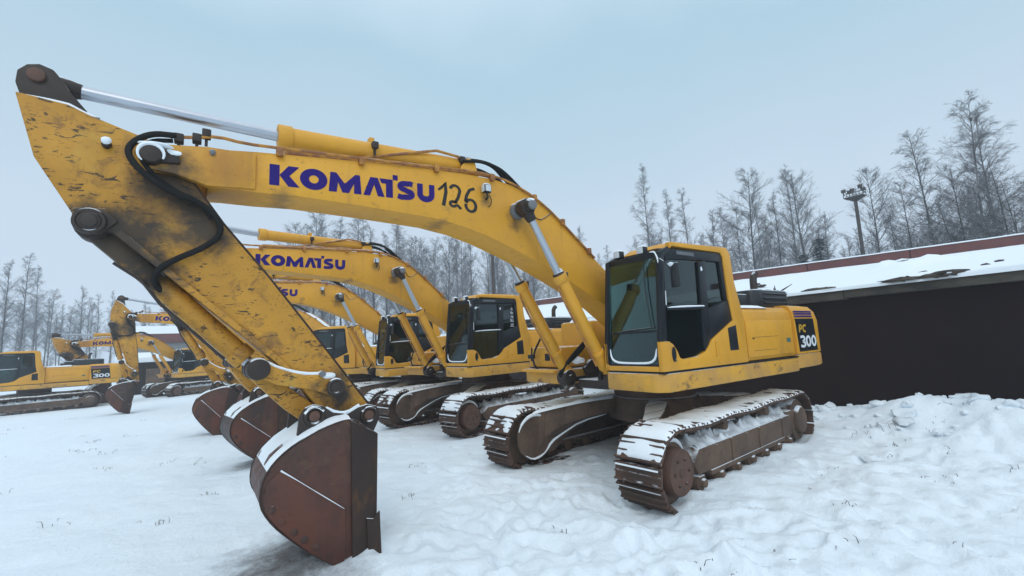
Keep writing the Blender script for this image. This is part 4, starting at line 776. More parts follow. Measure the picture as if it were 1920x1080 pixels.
# ---------------------------------------------------------------- ground
def vnoise(x, y, seed=0):
    xi = np.floor(x).astype(np.int64); yi = np.floor(y).astype(np.int64); xf = x-xi; yf = y-yi
    xf = xf*xf*(3-2*xf); yf = yf*yf*(3-2*yf)
    def h(a, b):
        n = (a*374761393+b*668265263+seed*1442695041) & 0xffffffff
        n = ((n ^ (n >> 13))*1274126177) & 0xffffffff
        return ((n ^ (n >> 16)) & 0xffff)/65535.
    return (h(xi, yi)*(1-xf)+h(xi+1, yi)*xf)*(1-yf)+(h(xi, yi+1)*(1-xf)+h(xi+1, yi+1)*xf)*yf-.5
def fbm(x, y, o=4, seed=0):
    r = 0; a = 1.
    for i in range(o): r = r+a*vnoise(x*2**i, y*2**i, seed+i); a *= .5
    return r
WD = Vector((.1564, .9877)); WP = (-6.0, -.3)       # line of the garage wall
def ground(x, y):
    x = np.asarray(x, float); y = np.asarray(y, float)
    z = np.where(y < 0, .018*np.maximum(y, -45), .0)
    near = np.exp(-((x-3)**2+y**2)/30**2)
    z = z+.035*near*np.abs(fbm(x*.9+.4*y, y*2.2, 3, 61))*np.clip((-y-.5)/2, 0, 1)
    z = z+.05*fbm(x*.35, y*.35, 3, 1)+.05*near*fbm(x*1.5, y*1.5, 4, 5)
    dw = (x-WP[0])*WD.y-(y-WP[1])*WD.x       # distance out from the wall
    al = (x-WP[0])*WD.x+(y-WP[1])*WD.y
    bank = np.exp(-((dw-.9)/1.25)**2)*np.clip((al-.2)/2.6, 0, 1)*.50
    z = z+bank*(1+.55*fbm(x*1.4, y*1.4, 3, 9))+.05*np.exp(-((dw-.8)/1.2)**2)
    rough = np.clip((y-1.6)/1.0, 0, 1)*np.clip((4.5-x)/1.5, 0, 1)*near      # trampled, lumpy snow to the right
    z = z+rough*(.11*np.abs(fbm(x*1.9, y*1.9, 4, 21))+.05*fbm(x*5, y*5, 3, 33))
    # berm along the outer side of the near track, and the sunk track print
    c, s = math.cos(R(4.9)), math.sin(R(4.9)); u = c*x+s*y; v = -s*x+c*y
    along = np.clip((2.7-u)/.5, 0, 1)*np.clip((u+3.3)/.5, 0, 1)
    z = z+along*np.clip((2.0-u)/.6, .1, 1)*(.075+.05*fbm(x*3, y*3, 3, 41))*np.exp(-(np.abs(v-1.75)/.42)**3)+np.clip((1.5-u)/.6, 0, 1)*along*.07*np.exp(-(np.abs(v+.1)/1.6)**6)
    z = z-.05*np.exp(-((u-2.55)/.3)**2)*np.exp(-((v-1.3)/.5)**4)+.07*np.exp(-((u-3.0)/.22)**2)*np.exp(-(np.abs(np.abs(v)-1.3)/.42)**4)*(.6+fbm(x*4, y*4, 2, 8))
    # old wheel ruts crossing in front of the machines
    for k, off in ((.35, 3.1), (.35, 3.9)):
        dd = (x-off)-k*(y-1)*.3; z = z-.035*np.exp(-(dd/.16)**2)*np.clip((y+3)/2, 0, 1)*(.6+fbm(x*2, y*2, 2, 3))
    z = z+.10*np.exp(-(((x-5.0)/.5)**2+((y-.1)/.9)**2))*(1+.6*fbm(x*4, y*4, 3, 13))
    dents = np.clip(vnoise(x*2.3+5, y*2.3, 71)-.27, 0, 1)*near; z = z-.22*dents
    return z
FP = []
_r = random.Random(17)
for k in range(420):      # trodden prints, mostly between the bucket and the tracks and out to the right
    if k < 200: px, py = _r.gauss(3.3, .9), _r.gauss(1.0, 1.6)
    else: px, py = _r.uniform(-3.5, 4.5), _r.uniform(1.9, 5.2)
    FP.append((px, py, _r.uniform(.07, .13), _r.uniform(.12, .24), _r.uniform(0, 3.14), _r.uniform(.012, .042)))
def axis(c, half, far, n):
    s = np.linspace(-1, 1, n); return c+half*s+(far-half)*np.sign(s)*np.abs(s)**7
nx = ny = 620
gx = axis(1.5, 12, 420, nx); gy = axis(-.5, 12, 420, ny)
X, Y = np.meshgrid(gx, gy, indexing='ij'); Z = ground(X, Y)
for (px, py, r0, r1, an, dp) in FP:
    i0, i1 = np.searchsorted(gx, (px-.6, px+.6)); j0, j1 = np.searchsorted(gy, (py-.6, py+.6)); sx = X[i0:i1, j0:j1]-px; sy = Y[i0:i1, j0:j1]-py
    u_ = (math.cos(an)*sx+math.sin(an)*sy)/r1; v_ = (-math.sin(an)*sx+math.cos(an)*sy)/r0; q_ = np.sqrt(u_*u_+v_*v_)
    Z[i0:i1, j0:j1] += -dp*np.exp(-q_**4)+dp*.45*np.exp(-((q_-1.35)/.28)**2)
nr_ = np.exp(-((X-2.5)**2+(Y-1)**2)/9**2); Z += nr_*(.020*fbm(X*3.2, Y*3.2, 4, 91)+.018*np.abs(fbm(X*6.5, Y*6.5, 3, 95)))
me = bpy.data.meshes.new('snowy_ground'); nv = nx*ny
me.vertices.add(nv); me.vertices.foreach_set('co', np.stack([X, Y, Z], -1).astype(np.float32).ravel())
i, j = np.meshgrid(np.arange(nx-1), np.arange(ny-1), indexing='ij'); a = (i*ny+j).ravel()
fc = np.stack([a, a+ny, a+ny+1, a+1], -1).astype(np.int32); nf = len(fc)
me.loops.add(nf*4); me.loops.foreach_set('vertex_index', fc.ravel()); me.polygons.add(nf)
me.polygons.foreach_set('loop_start', np.arange(0, nf*4, 4, dtype=np.int32)); me.polygons.foreach_set('loop_total', np.full(nf, 4, np.int32))
me.update(); me.validate(); me.shade_smooth()
t = NT('ground_snow')
V = t.tc.outputs['Object']
n1 = t.noise(.5, 5, .6, vec=V); c = t.mix(n1, (.77, .86, .93), (.84, .905, .955))
n2 = t.noise(6, 8, .72, vec=V); n3 = t.noise(1.3, 4, .6, vec=V)
sp_ = t.math('MULTIPLY', t.step(n2, .68, .74), t.step(n3, .52, .62)); c = t.mix(t.math('MULTIPLY', sp_, .55), c, (.20, .19, .19))
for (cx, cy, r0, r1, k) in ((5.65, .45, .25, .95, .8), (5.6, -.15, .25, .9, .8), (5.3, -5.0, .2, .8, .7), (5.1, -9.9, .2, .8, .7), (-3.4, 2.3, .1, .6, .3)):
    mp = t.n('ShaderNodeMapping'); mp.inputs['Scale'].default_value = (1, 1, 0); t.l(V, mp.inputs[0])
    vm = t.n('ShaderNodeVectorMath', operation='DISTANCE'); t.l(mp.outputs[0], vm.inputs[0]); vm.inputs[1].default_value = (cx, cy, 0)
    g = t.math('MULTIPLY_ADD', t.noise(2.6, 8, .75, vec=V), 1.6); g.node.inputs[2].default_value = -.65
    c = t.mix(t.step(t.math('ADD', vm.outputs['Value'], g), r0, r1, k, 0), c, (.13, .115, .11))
bb = t.math('ADD', t.noise(3.5, 8, .65, vec=V), t.math('MULTIPLY', t.noise(16, 6, .7, vec=V), .35))
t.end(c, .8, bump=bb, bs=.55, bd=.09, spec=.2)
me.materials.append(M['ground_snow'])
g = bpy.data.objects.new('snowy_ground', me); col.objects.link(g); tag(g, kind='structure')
def gz(x, y): return float(ground(x, y))

# snow clods thrown up along the bank, twigs and dead grass poking through
b = MB(); rnd = random.Random(5)
for k in range(150):
    al = rnd.uniform(-.2, 8); dw = abs(rnd.gauss(1.2, 1.0))+.15; x = WP[0]+WD.x*al+WD.y*dw; y = WP[1]+WD.y*al-WD.x*dw; r = rnd.uniform(.03, .11)*(1 if rnd.random() < .9 else 1.3)
    b.blob((x, y, gz(x, y)+r*.25), (r*rnd.uniform(.8, 1.7), r*rnd.uniform(.8, 1.5), r*rnd.uniform(.5, .9)), 2, k, .7, 1.5)
o = b.build('snow_clods', 'ground_snow', None, 80); tag(o, 'broken snow clods lying along the bank below the dark garage wall', 'snow clods', kind='stuff')
t = NT('dry_grass'); t.end((.12, .085, .05), .8)
t = NT('twig'); t.end((.06, .045, .04), .8)
def weeds(name, spots, label, cat, mat, h0, h1, nst, seed):
    rr = random.Random(seed); b = MB()
    for (x, y, sc) in spots:
        for k in range(nst):
            px, py = x+rr.gauss(0, .10*sc), y+rr.gauss(0, .10*sc); h = rr.uniform(h0, h1)*sc; a = rr.uniform(0, 6.28); l = rr.uniform(.2, 1.4)*h
            z = gz(px, py)-.01; b.tube([(px, py, z), (px+math.cos(a)*l*.3, py+math.sin(a)*l*.3, z+h*.7), (px+math.cos(a)*l, py+math.sin(a)*l, z+h*rr.uniform(.3, 1))], [.004, .003, .0015], 4)
    o = b.build(name, mat); tag(o, label, cat, kind='stuff')
rr = random.Random(11)
weeds('dry_grass', [(6.2, 1.05, 1.), (6.6, .6, 1.), (7.4, -.4, .9), (6.7, -2.2, .9), (7.8, -3.1, .8), (6.2, -3.2, .8), (9, -6, 1.), (8, -9, 1.2), (6.9, -6.5, 1.), (4.1, -.8, .8), (3.4, -2.2, .9)]+[(rr.uniform(3, 14), rr.uniform(-22, -4), 1.) for _ in range(50)],
      'thin dry grass stalks poking out of the open snow left of the buckets', 'dry grass', 'dry_grass', .02, .10, 8, 3)
weeds('dead_twigs', [(-3.0, 1.95, 1.3), (-3.3, 2.3, 1.5), (-2.8, 2.4, 1.), (-4.2, 3.0, 1.2), (-4.9, 3.6, 1.4), (.5, 2.9, .7), (1.6, 3.2, .6), (2.2, 3.0, .6), (2.8, 2.9, .7), (1.0, 3.8, .6), (3.3, 1.2, .6), (-1, 3.2, .7), (-2, 3.9, .8)]+[(rr.uniform(-4, 3.5), rr.uniform(2, 5), .5) for _ in range(24)],
      'dark dead twigs and weeds lying on the trampled snow right of the front excavator', 'twigs', 'twig', .03, .12, 4, 4)

# ---------------------------------------------------------------- excavators
ex = make_excavator()
def put(o, x, y, z, rz, label, group='yellow excavators standing in a row'):
    o.location = (x, y, z); o.rotation_euler = (0, 0, R(rz)); tag(o, label, 'excavator', group)
put(ex, 0, 0, 0, 0, 'large front yellow excavator with black number 126 sprayed on its boom')
def pose(root, boom_up=0., arm_out=0., curl=0., cyl_up=0.):
    """swing the boom, the arm about the elbow and the bucket about its pin (degrees), pins and cylinders following"""
    def rot(p, ang): p = Vector(p); m_ = Matrix.Rotation(-R(ang), 4, 'Y'); return Matrix.Translation(p) @ m_ @ Matrix.Translation(-p)
    foot = (.05, 0, 1.93); MB_ = rot(foot, boom_up); MA = MB_ @ rot((6.78, 0, 3.68), arm_out); MK = MA @ rot((4.95, 0, 1.29), curl)
    for ch in root.children:
        n_ = ch.name.split('.')[0]
        if n_ == 'boom': ch.matrix_local = MB_
        elif n_ in ('arm', 'bucket_cylinder', 'link_lever', 'link_rod'): ch.matrix_local = MA
        elif n_ == 'bucket': ch.matrix_local = MK
        elif n_ == 'boom_cylinder':
            h0 = Vector((2.91, 0, 3.72)); h1 = MB_ @ h0; a0 = Vector((1.55, 0, 1.42)); aa = math.degrees(math.atan2((h1-a0).z, (h1-a0).x)-math.atan2((h0-a0).z, (h0-a0).x))
            ch.matrix_local = rot(a0, aa); sh = (h0-a0).normalized()*((h1-a0).length-(h0-a0).length)
            for c2 in ch.children:
                if c2.name.split('.')[0] in ('rod', 'rod_eye'): c2.location = sh
        elif n_ == 'arm_cylinder':
            h0 = Vector((7.53, 0, 4.255)); a0 = Vector((3.55, 0, 4.31)); h1 = MB_.inverted() @ (MA @ h0); aa = math.degrees(math.atan2((h1-a0).z, (h1-a0).x)-math.atan2((h0-a0).z, (h0-a0).x))
            ch.matrix_local = MB_ @ rot(a0, aa); sh = (h0-a0).normalized()*((h1-a0).length-(h0-a0).length)
            for c2 in ch.children:
                if c2.name.split('.')[0] in ('rod', 'rod_eye'): c2.location = sh
NS = ('spray_number',)
ex2 = copy_tree(ex, None, NS); put(ex2, -.2, -5.8, -.05, 8.0, 'yellow excavator directly behind the front one, with white handwriting on its rear cab window')
ex3 = copy_tree(ex, None, NS); put(ex3, -.11, -10.15, -.17, -1.6, 'third yellow excavator of the row, cab partly hidden by the second machine\'s boom cylinders')
ex4 = copy_tree(ex, None, NS); put(ex4, .4, -15.0, -.27, -40, 'fourth yellow excavator, seen between the front machine\'s arm and the third cab')
ex5 = copy_tree(ex, None, NS); put(ex5, 4.3, -22.5, -.4, 6, 'yellow excavator with upright arm and dark bucket beside the leftmost excavator\'s tail')
ex6 = copy_tree(ex, None, NS); put(ex6, 6.57, -35.1, -.62, 27.3, 'far yellow excavator in haze, its low arm behind the upright arm')
ex7 = copy_tree(ex, None, NS); put(ex7, 13.58, -30.02, -.55, 13.5, 'leftmost yellow excavator, only its cab, tail and tracks inside the picture')
pose(ex2, 1.3, 6, -6); pose(ex3, 2.6, 12, -6); pose(ex5, 5.5, 25, -20); ex5.location.x = 2.45
# white scrawl on the rear cab window of the second machine
cab2 = [c for c in ex2.children if c.name.startswith('cab')][0]
b = MB()
f = lambda u, v: (.25+v*.11, 1.5, 2.42+u*.48)   # runs up the glass
b_ = lambda pts, w=.10: stroke(b, pts, .034, f)
b_([(0, 0), (0, 1)], .06); b_([(.04, 0), (.18, .0)], .06); b_([(.10, .9), (.10, .1)], .05)
b_([(.26, 0), (.26, 1), (.36, .2), (.36, 1)], .035); b_([(.43, .1), (.50, .9), (.52, .0)], .035); b_([(.58, .5), (.64, .5)], .04)
b_([(.69, .0), (.69, .9), (.78, .6), (.70, .4)], .035); b_([(.86, .4), (.92, .8), (.97, .4), (.90, .1), (.86, .5)], .035)
b.build('handwriting', 'white_decal', cab2)

# ---------------------------------------------------------------- garage behind the row
def wl(al, dw, z): return (WP[0]+WD.x*al+WD.y*dw, WP[1]+WD.y*al-WD.x*dw, z)
t = NT('dark_wall'); wv = t.n('ShaderNodeTexWave'); wv.inputs['Scale'].default_value = 2.2; wv.bands_direction = 'X'; t.l(t.tc.outputs['Object'], wv.inputs[0])
a = t.noise(.6, 5, .6); c = t.mix(t.step(a, .35, .65), (.010, .0035, .0035), (.016, .0055, .005)); t.end(c, .75, bump=wv.outputs['Fac'], bs=.3, bd=.02, spec=.2)
t = NT('eave_wood'); a = t.noise(2.4, 7, .7, stretch=(1, .3, 1)); c = t.mix(t.step(a, .38, .62), (.035, .028, .026), (.10, .085, .065)); t.end(c, .85, bump=a, bs=.5)
t = NT('red_board'); a = t.noise(1.2, 6, .6); c = t.mix(t.step(a, .35, .65), (.15, .040, .032), (.095, .030, .026)); c = t.snow(c, .5, .7); t.end(c, .7)
t = NT('grey_wall'); a = t.noise(.5, 5); c = t.mix(a, (.16, .17, .17), (.24, .25, .25)); t.end(c, .9)
ga = empty('garage', wl(-8, 0, 0)); tag(ga, 'long low garage with dark brown wall, snowy roof and red ridge board', 'garage')
inv = Matrix.Translation(-Vector(ga.location))
def local(o): o.data.transform(inv); return o
b = MB(); b.plan([wl(-26, 0, 0)[:2], wl(14, 0, 0)[:2], wl(14, -.25, 0)[:2], wl(-26, -.25, 0)[:2]], -1.2, 2.70); b.plan([wl(14, -.25, 0)[:2], wl(14.2, -.25, 0)[:2], (-23.5, 16), (-23.7, 16)], -1.2, 2.70)
o = local(b.build('wall', 'dark_wall', ga)); 
b = MB(); rnd = random.Random(2); al = -26
while al < 14:
    l = rnd.uniform(1.6, 3.4); dz = rnd.uniform(-.03, .03); dd = rnd.uniform(.0, .05)
    b.plan([wl(al, .22+dd, 0)[:2], wl(al+l-.012, .22+dd, 0)[:2], wl(al+l-.012, -.1, 0)[:2], wl(al, -.1, 0)[:2]], 2.60+dz, 2.80+dz*.4, .006); al += l
local(b.build('eave_board', 'eave_wood', ga))
RA = Vector((-22.35, 15.0, 0)); RB = Vector((-14.9, -32.4, 0))
def roofpt(s, q):
    e = Vector(wl(-28+42*s, .30, 2.80)); r = RB.lerp(RA, s); r.z = 4.82; p = e.lerp(r, q); return p
rows = []; na, nb = 240, 46
for i_ in range(na+1):
    s = i_/na; row = []
    for j_ in range(nb+1):
        q = (j_/nb)**1.6; p = roofpt(s, q); hh = .065+.035*nz(p.x*.7, p.y*.7)+.012*nz(p.x*3, p.y*3)
        # heap of drifted snow with dark tips on the roof
        for (mx, my, mr, mh) in ((-13.4, .9, .75, .24), (-13.7, -.1, .6, .20), (-12.2, .6, .45, .12), (-11.0, .9, .5, .10), (-10.6, -3.2, .35, .08)):
            dq = ((p.x-mx)**2+(p.y-my)**2)/mr**2; hh += mh*math.exp(-dq)*(1+.9*nz(p.x*2.2, p.y*2.2, 3))
        if j_ == 0: row.append(Vector((p.x, p.y, p.z-.02))+Vector((.03*nz(p.y*2.5), 0, 0)))
        if j_ == 0: p = p+Vector((.06*nz(p.y*1.8, 1)-.02, 0, 0)); hh *= max(.1, .7+1.1*nz(p.y*1.9, 4)+.5*nz(p.y*6, 2))
        row.append(Vector((p.x, p.y, p.z+hh)))
    rows.append(row)
rf = snowcap(rows, 'roof', ga); local(rf)
local(snowcap([[roofpt(i_/60, j_/8)-Vector((0, 0, .03)) for j_ in range(9)] for i_ in range(61)], 'roof_deck', ga)).data.materials[0] = M['eave_wood']
b = MB(); n = 12
for k in range(n):
    p, q = RB.lerp(RA, k/n), RB.lerp(RA, (k+1)/n-.0008); b.plan([(p.x, p.y), (q.x, q.y), (q.x-.25, q.y), (p.x-.25, p.y)], 3.5, 5.30+.02*nz(k*3.3), .01)
rb = local(b.build('ridge_board', 'red_board', ga))
rows = []
for k in range(121):
    p = RB.lerp(RA, k/120); rows.append([Vector((p.x+dx, p.y, 5.305+h+.02*nz(k*.8, dx))) for dx, h in ((.03, -.01), (.02, .03), (-.1, .06), (-.26, .03), (-.3, -.03))])
local(snowcap(rows, 'snow_cover', ga)).parent = ga
b = MB(); rk = random.Random(8)
for k in range(46):
    s0 = rk.uniform(.45, .93); p = roofpt(s0, rk.uniform(-.001, .02)); r_ = rk.uniform(.08, .34)
    b.blob((p.x+.05, p.y, p.z+.05), (rk.uniform(.05, .12), r_, rk.uniform(.03, .075)), 2, k, .8, 2.)
o_ = local(b.build('roof_edge_debris', 'eave_wood', ga)); o_['kind'] = 'stuff'
b = MB()
for k in range(9):
    p = roofpt(rk.uniform(.5, .85), rk.uniform(.02, .3)); b.blob((p.x, p.y, p.z+.065), (rk.uniform(.04, .10), rk.uniform(.05, .14), .03), 1, k, .8, 2.)
for (mx, my) in ((-13.3, .5), (-13.6, .1), (-12.9, .9), (-10.3, -2.9), (-10.5, -3.2)):
    p = Vector((mx, my, 0)); s_q = min(((roofpt(a_/40, b_/20)-Vector((mx, my, roofpt(a_/40, b_/20).z))).length, a_/40, b_/20) for a_ in range(41) for b_ in range(21)); q_ = roofpt(s_q[1], s_q[2]); b.blob((mx, my, q_.z+.17), (.12, .17, .05), 2, int(my*9), .8, 2.)
o_ = local(b.build('roof_debris', 'twig', ga)); o_['kind'] = 'stuff'
b = MB(); p = roofpt(.66, .06)
for k in range(3): b.tube([tuple(p+Vector((0, .06*k-.2, .05))), tuple(p+Vector((rnd.uniform(-.2, .2), .12*k-.2+rnd.uniform(-.3, .3), .14+rnd.uniform(0, .12))))], [.03, .008], 5)
local(b.build('loose_branch', 'twig', ga))

# ---------------------------------------------------------------- far sheds on the left
def shed(x, y, rz, L_, W_, H, rise, wall, roofm, label):
    o = empty('shed', (x, y, gz(x, y)-.2), R(rz)); tag(o, label, 'shed')
    b = MB(); b.box(-L_/2, L_/2, -W_/2, W_/2, 0, H); b.build('wall', wall, o)
    b = MB(); b.hull([(-L_/2-.2, -W_/2-.3, H), (-L_/2-.2, W_/2+.3, H), (-L_/2-.2, W_/2+.3, H+rise*.5), (-L_/2-.2, 0, H+rise), (-L_/2-.2, -W_/2-.3, H+rise*.5)], [(L_/2+.2, -W_/2-.3, H), (L_/2+.2, W_/2+.3, H), (L_/2+.2, W_/2+.3, H+rise*.5), (L_/2+.2, 0, H+rise), (L_/2+.2, -W_/2-.3, H+rise*.5)], .06); rf = b.build('roof', roofm, o)
    b = MB(); b.box(-L_*.2, L_*.1, W_/2, W_/2+.04, .1, H*.8, .01); b.build('door', 'frame_steel', o)
    return o
shed(5.0, -58, 4, 16, 6, 4.6, 2.0, 'grey_wall', 'red_board', 'far grey hall with dark red roof edge under the upright arm\'s boom')
shed(9.6, -43, 8, 4.0, 4, 2.7, .8, 'dark_wall', 'snow', 'small dark shed with thick snow on its roof, left of the far cab')
shed(4.2, -44, 2, 5.0, 4, 3.2, .8, 'dark_wall', 'snow', 'small dark shed with a snowy roof seen just right of the far boom')

# ---------------------------------------------------------------- poles
t = NT('mast_steel'); a = t.noise(4, 4); t.end(t.mix(a, (.035, .028, .026), (.07, .055, .05)), .7)
mz = empty('light_mast', (-30.1, -5.45, -.5)); tag(mz, 'tall dark floodlight mast with a railed platform of lamps above the garage roof', 'light mast')
b = MB(); b.cyl((0, 0, 0), (0, 0, 11.4), .13, .10, 14); b.build('pole', 'mast_steel', mz)
b = MB(); b.box(-.55, .55, -.9, .9, 11.35, 11.45, .01)
b.hull([(-.12, -.12, 10.9), (.12, -.12, 10.9), (.12, .12, 10.9), (-.12, .12, 10.9)], [(-.5, -.8, 11.34), (.5, -.8, 11.34), (.5, .8, 11.34), (-.5, .8, 11.34)])
b.build('platform', 'mast_steel', mz)
b = MB()
for x in (-.52, .52):
    for z in (11.8, 12.15): b.tube([(x, -.88, z), (x, .88, z)], .03, 6)
    for y in (-.88, -.3, .3, .88): b.tube([(x, y, 11.4), (x, y, 12.15)], .03, 6)
for y in (-.88, .88):
    for z in (11.8, 12.15): b.tube([(-.52, y, z), (.52, y, z)], .03, 6)
b.build('railing', 'mast_steel', mz)
for (x, y, z) in ((.6, -.8, 12.2), (.6, .0, 12.1), (.6, .75, 12.35), (-.5, -.6, 12.2), (-.5, .7, 12.2)):
    b = MB(); b.box(x-.1, x+.12, y-.2, y+.2, z-.18, z+.16, .03); b.box(x-.03, x+.03, y-.03, y+.03, z-.5, z-.17); b.build('floodlight', 'mast_steel', mz)
b = MB(); b.box(-.5, .5, -.85, .85, 11.452, 11.50, .02); b.build('snow_cover', 'snow', mz)
for ch in mz.children:
    if ch.name.split('.')[0] != 'pole': ch.scale = (.62, .62, .62); ch.location = (0, 0, 11.0*.38)
pz = empty('utility_pole', (-9.9, -20.2, -.8)); tag(pz, 'thin dark upright pole rising behind the second excavator\'s cab', 'pole')
b = MB(); b.cyl((0, 0, 0), (0, 0, 9.1), .12, .10, 12); b.build('pole', 'mast_steel', pz)
b = MB(); b.box(-.05, .05, -.05, .05, 9.1, 9.25); b.cyl((0, 0, 9.1), (0, 0, 9.18), .11, .05, 12); b.build('cap', 'mast_steel', pz)

# ---------------------------------------------------------------- trees
t = NT('birch_bark'); a = t.noise(3, 6, .6, stretch=(1, 1, .35)); c = t.mix(t.step(a, .48, .6), (.10, .09, .088), (.26, .255, .26)); t.end(c, .85)
t = NT('dark_bark'); a = t.noise(3, 5); c = t.mix(a, (.035, .03, .03), (.08, .07, .068)); t.end(c, .9)
t = NT('frosted_twigs'); a = t.noise(.7, 4); c = t.mix(t.step(a, .35, .65), (.075, .062, .062), (.17, .165, .18)); c = t.snow(c, .75, 1.25, 2); t.end(c, .9)
t = NT('dark_twigs'); a = t.noise(.9, 4); c = t.mix(t.step(a, .35, .65), (.045, .04, .04), (.10, .10, .105)); c = t.snow(c, .60, 1.0, 2); t.end(c, .9)
t = NT('spruce_needles'); a = t.noise(1.5, 4); c = t.mix(a, (.010, .022, .018), (.03, .05, .042)); c = t.snow(c, .8, 1.1, 3); t.end(c, .9)
def add_tw(bm, P, r0, r1):
    """three-sided tapered twig"""
    n = len(P); pr = None; d0 = (P[-1]-P[0]).normalized(); u = d0.orthogonal().normalized(); v = d0.cross(u)
    o = [u, u*-.5+v*.87, u*-.5-v*.87]
    for i, p in enumerate(P):
        r = r0+(r1-r0)*i/(n-1)
        ring = [bm.verts.new(p+q*r) for q in o]
        if pr:
            for k in range(3): bm.faces.new((pr[k], pr[(k+1) % 3], ring[(k+1) % 3], ring[k]))
        pr = ring
def make_tree(kind, seed):
    rn = random.Random(seed); H = 20.; root = empty('birch_tree' if kind in 'ab' else ('spruce_tree' if kind == 's' else 'bare_tree'))
    tb = MB(); cb = MB(); bm = cb.bm
    def trunk_line(lean, H, r, off=Vector((0, 0, 0)), d=None):
        pts = []; ph = rn.uniform(0, 6)
        for i in range(15):
            t_ = i/14; pts.append(off+Vector((lean[0]*t_*H+.22*math.sin(t_*5+ph)*t_, lean[1]*t_*H+.2*math.cos(t_*4+ph)*t_, t_*H)))
        return pts
    if kind == 's':
        tb.tube([(0, 0, 0), (0, 0, H)], [.35, .03], 8)
        for i in range(70):
            t_ = .08+.9*i/70; z = t_*H; Lb = (1-t_)**.8*5.2+.25
            for k in range(7):
                a = rn.uniform(0, 6.28); l = Lb*rn.uniform(.6, 1.1); 
                for m_ in range(9):
                    s0 = m_/9; base = Vector((math.cos(a)*l*s0, math.sin(a)*l*s0, z-.28*l*s0+.1*l*s0*s0))
                    for q in (-1, 1, 0):
                        aa = a+q*.9+rn.uniform(-.3, .3); ll = (.25+.5*(1-s0))*rn.uniform(.5, 1); dd = Vector((math.cos(aa)*ll, math.sin(aa)*ll, -.18*ll+rn.uniform(-.15, .05)))
                        n_ = dd.cross(Vector((0, 0, 1))).normalized()*.07
                        v0 = bm.verts.new(base-n_); v1 = bm.verts.new(base+n_); v2 = bm.verts.new(base+dd); bm.faces.new((v0, v1, v2))
        tk = tb.build('trunk', 'dark_bark', root); cr = cb.build('crown', 'spruce_needles', root, 80); return root
    stems = [trunk_line((rn.uniform(-.03, .03), rn.uniform(-.03, .03)), H, .2)]
    if kind == 'o': stems = [trunk_line((rn.uniform(-.12, .12), rn.uniform(-.12, .12)), H*rn.uniform(.75, 1), .2, Vector((rn.uniform(-.3, .3), rn.uniform(-.3, .3), 0))) for _ in range(4)]
    for st in stems:
        tb.tube([tuple(p) for p in st], [.155*(1-.95*i/14)+.006 for i in range(15)], 7)
        NB = {'a': 84, 'b': 110, 'c': 104, 'd': 74, 'o': 50}[kind]; wid = {'a': .23, 'b': .28, 'c': .31, 'd': .25, 'o': .46}[kind]; lo = {'a': .22, 'b': .15, 'c': .2, 'd': .3, 'o': .10}[kind]
        for i in range(NB):
            t_ = lo+(1-lo)*((i+rn.random())/NB)*.99; k = min(13, int(t_*14)); p0 = st[k].lerp(st[k+1], t_*14-k)
            shape = (1-((t_-lo)/(1-lo)))**(.55 if kind in 'bco' else .8)*(.45+.55*min(1, (t_-lo)/.25)); Lb = H*wid*shape*rn.choice((.35, .6, .8, .95, 1.1))*rn.uniform(.8, 1.1)*.82+.3
            a = rn.uniform(0, 6.28); el = {'a': 58, 'b': 46, 'c': 38, 'd': 62, 'o': 18}[kind]+rn.uniform(-24, 20); el = R(el)
            d = Vector((math.cos(a)*math.cos(el), math.sin(a)*math.cos(el), math.sin(el))); P_ = [p0]; dd = d.copy()
            ns_ = 6
            for s_ in range(ns_):
                dd = (dd+Vector((rn.uniform(-.24, .24), rn.uniform(-.24, .24), (.02 if kind in 'ab' else .06)+rn.uniform(-.16, .16)))).normalized(); P_.append(P_[-1]+dd*Lb/ns_)
            add_tw(bm, P_, .009+.007*Lb, .0045)
            nt_ = int(6+Lb*4.2)
            for q in range(nt_):
                s_ = rn.uniform(.15, 1)*ns_; kk = min(ns_-1, int(s_)); b0 = P_[kk].lerp(P_[kk+1], s_-kk); ax = (P_[kk+1]-P_[kk]).normalized()
                sd = (ax+Vector((rn.uniform(-1, 1), rn.uniform(-1, 1), rn.uniform(-.5, .8)))*.75).normalized(); l2 = Lb*rn.uniform(.18, .38)*(1.15-s_/ns_*.5)+.15
                droop = -.35 if kind in 'ab' else -.05; mid = b0+sd*l2*.5; end = b0+(sd+Vector((0, 0, droop))).normalized()*l2
                add_tw(bm, [b0, mid, end], .0075, .004)
                for r_ in range(6):
                    s3 = rn.uniform(.2, 1); c0 = b0.lerp(end, s3); d3 = (sd+Vector((rn.uniform(-1, 1), rn.uniform(-1, 1), rn.uniform(-.9, .6)+droop))*.8).normalized()
                    add_tw(bm, [c0, c0+d3*rn.uniform(.2, .5)*(.5+l2*.4)], .005, .003)
    tb.build('trunk', 'birch_bark' if kind in 'ab' else 'dark_bark', root); cb.build('crown', 'dark_twigs' if kind in 'co' else 'frosted_twigs', root, 180)
    return root
protos = {k: [make_tree(k, 10*ord(k)+s) for s in range(3 if k in 'abcd' else 2 if k == 'o' else 1)] for k in 'abcdos'}
used = set(); rt = random.Random(4); tagged = []
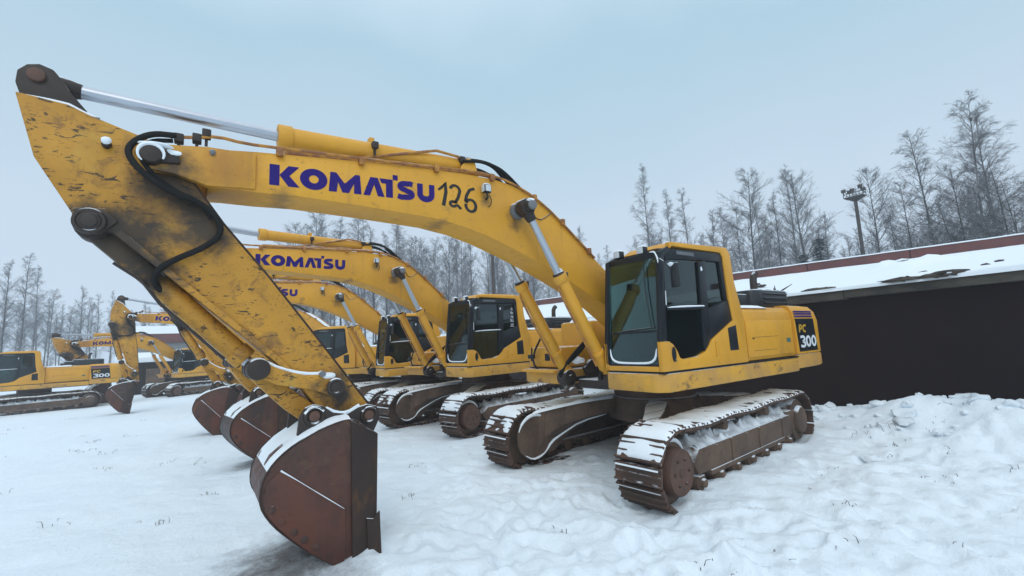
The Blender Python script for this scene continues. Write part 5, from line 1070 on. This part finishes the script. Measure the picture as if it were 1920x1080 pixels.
for idx, (x, y, h, k) in enumerate(TREES):
    pr = rt.choice(protos[k]); o = pr if pr.name not in used else copy_tree(pr)
    used.add(pr.name); o.location = (x, y, -1.0); s = h/20.; wx = s if k != 's' else s*1.15; o.scale = (wx*rt.uniform(.9, 1.15), wx*rt.uniform(.9, 1.15), s); o.rotation_euler = (0, 0, rt.uniform(0, 6.28))
    D = math.hypot(x-CAM[0], y-CAM[1]); ang = (math.degrees(math.atan2(y-CAM[1], x-CAM[0])) % 360)
    z_ = 'left' if ang > 255 else ('mid' if ang > 224 else ('edge' if D < 47 and ang < 206 else 'mast'))
    if D > 108 or (D > 90 and ang < 255) or (D > 70.5 and ang < 224): z_ = 'back'
    tagged.append((z_, -((ang-235+180) % 360), o, k))
ORD = 'first second third fourth fifth sixth seventh eighth ninth tenth eleventh twelfth thirteenth fourteenth fifteenth sixteenth seventeenth eighteenth nineteenth twentieth'.split()
ORD += ['twenty-'+w_ for w_ in ORD[:9]]+['thirtieth']+['thirty-'+w_ for w_ in ORD[:9]]
TX = {'mast': 'bare frosted trees above the garage roof', 'mid': 'bare trees behind the arched booms', 'left': 'hazy bare trees at the far left', 'edge': 'big dark bare trees at the right edge'}
cnt = {}
for z_, a_, o, k in sorted(tagged, key=lambda q: (q[0], q[1])):
    if k == 's': cnt['s'] = cnt.get('s', 0)+1; tag(o, ['smaller dark spruce left of the light mast, behind the garage roof', 'dark green spruce beside the foot of the light mast'][cnt['s']-1], 'spruce'); continue
    if z_ == 'back': tag(o, 'faint bare tree in the hazy back row of the wood', 'tree', 'faint bare trees in the hazy back row'); continue
    n_ = cnt[z_] = cnt.get(z_, 0)+1
    tag(o, ORD[n_-1]+' from the left of the '+TX[z_], 'tree', TX[z_])

# ---------------------------------------------------------------- haze
t = NT('haze'); t.t.nodes.remove(t.b)
pv = t.n('ShaderNodeVolumePrincipled'); pv.inputs['Color'].default_value = (.86, .93, 1.0, 1); pv.inputs['Density'].default_value = .0022; pv.inputs['Anisotropy'].default_value = .2
t.l(pv.outputs[0], t.o.inputs['Volume'])
b = MB(); b.box(-430, 430, -430, 430, -4, 26); hz = b.build('haze', 'haze'); tag(hz, 'thin cold winter haze over the yard and the trees', 'haze', kind='stuff')
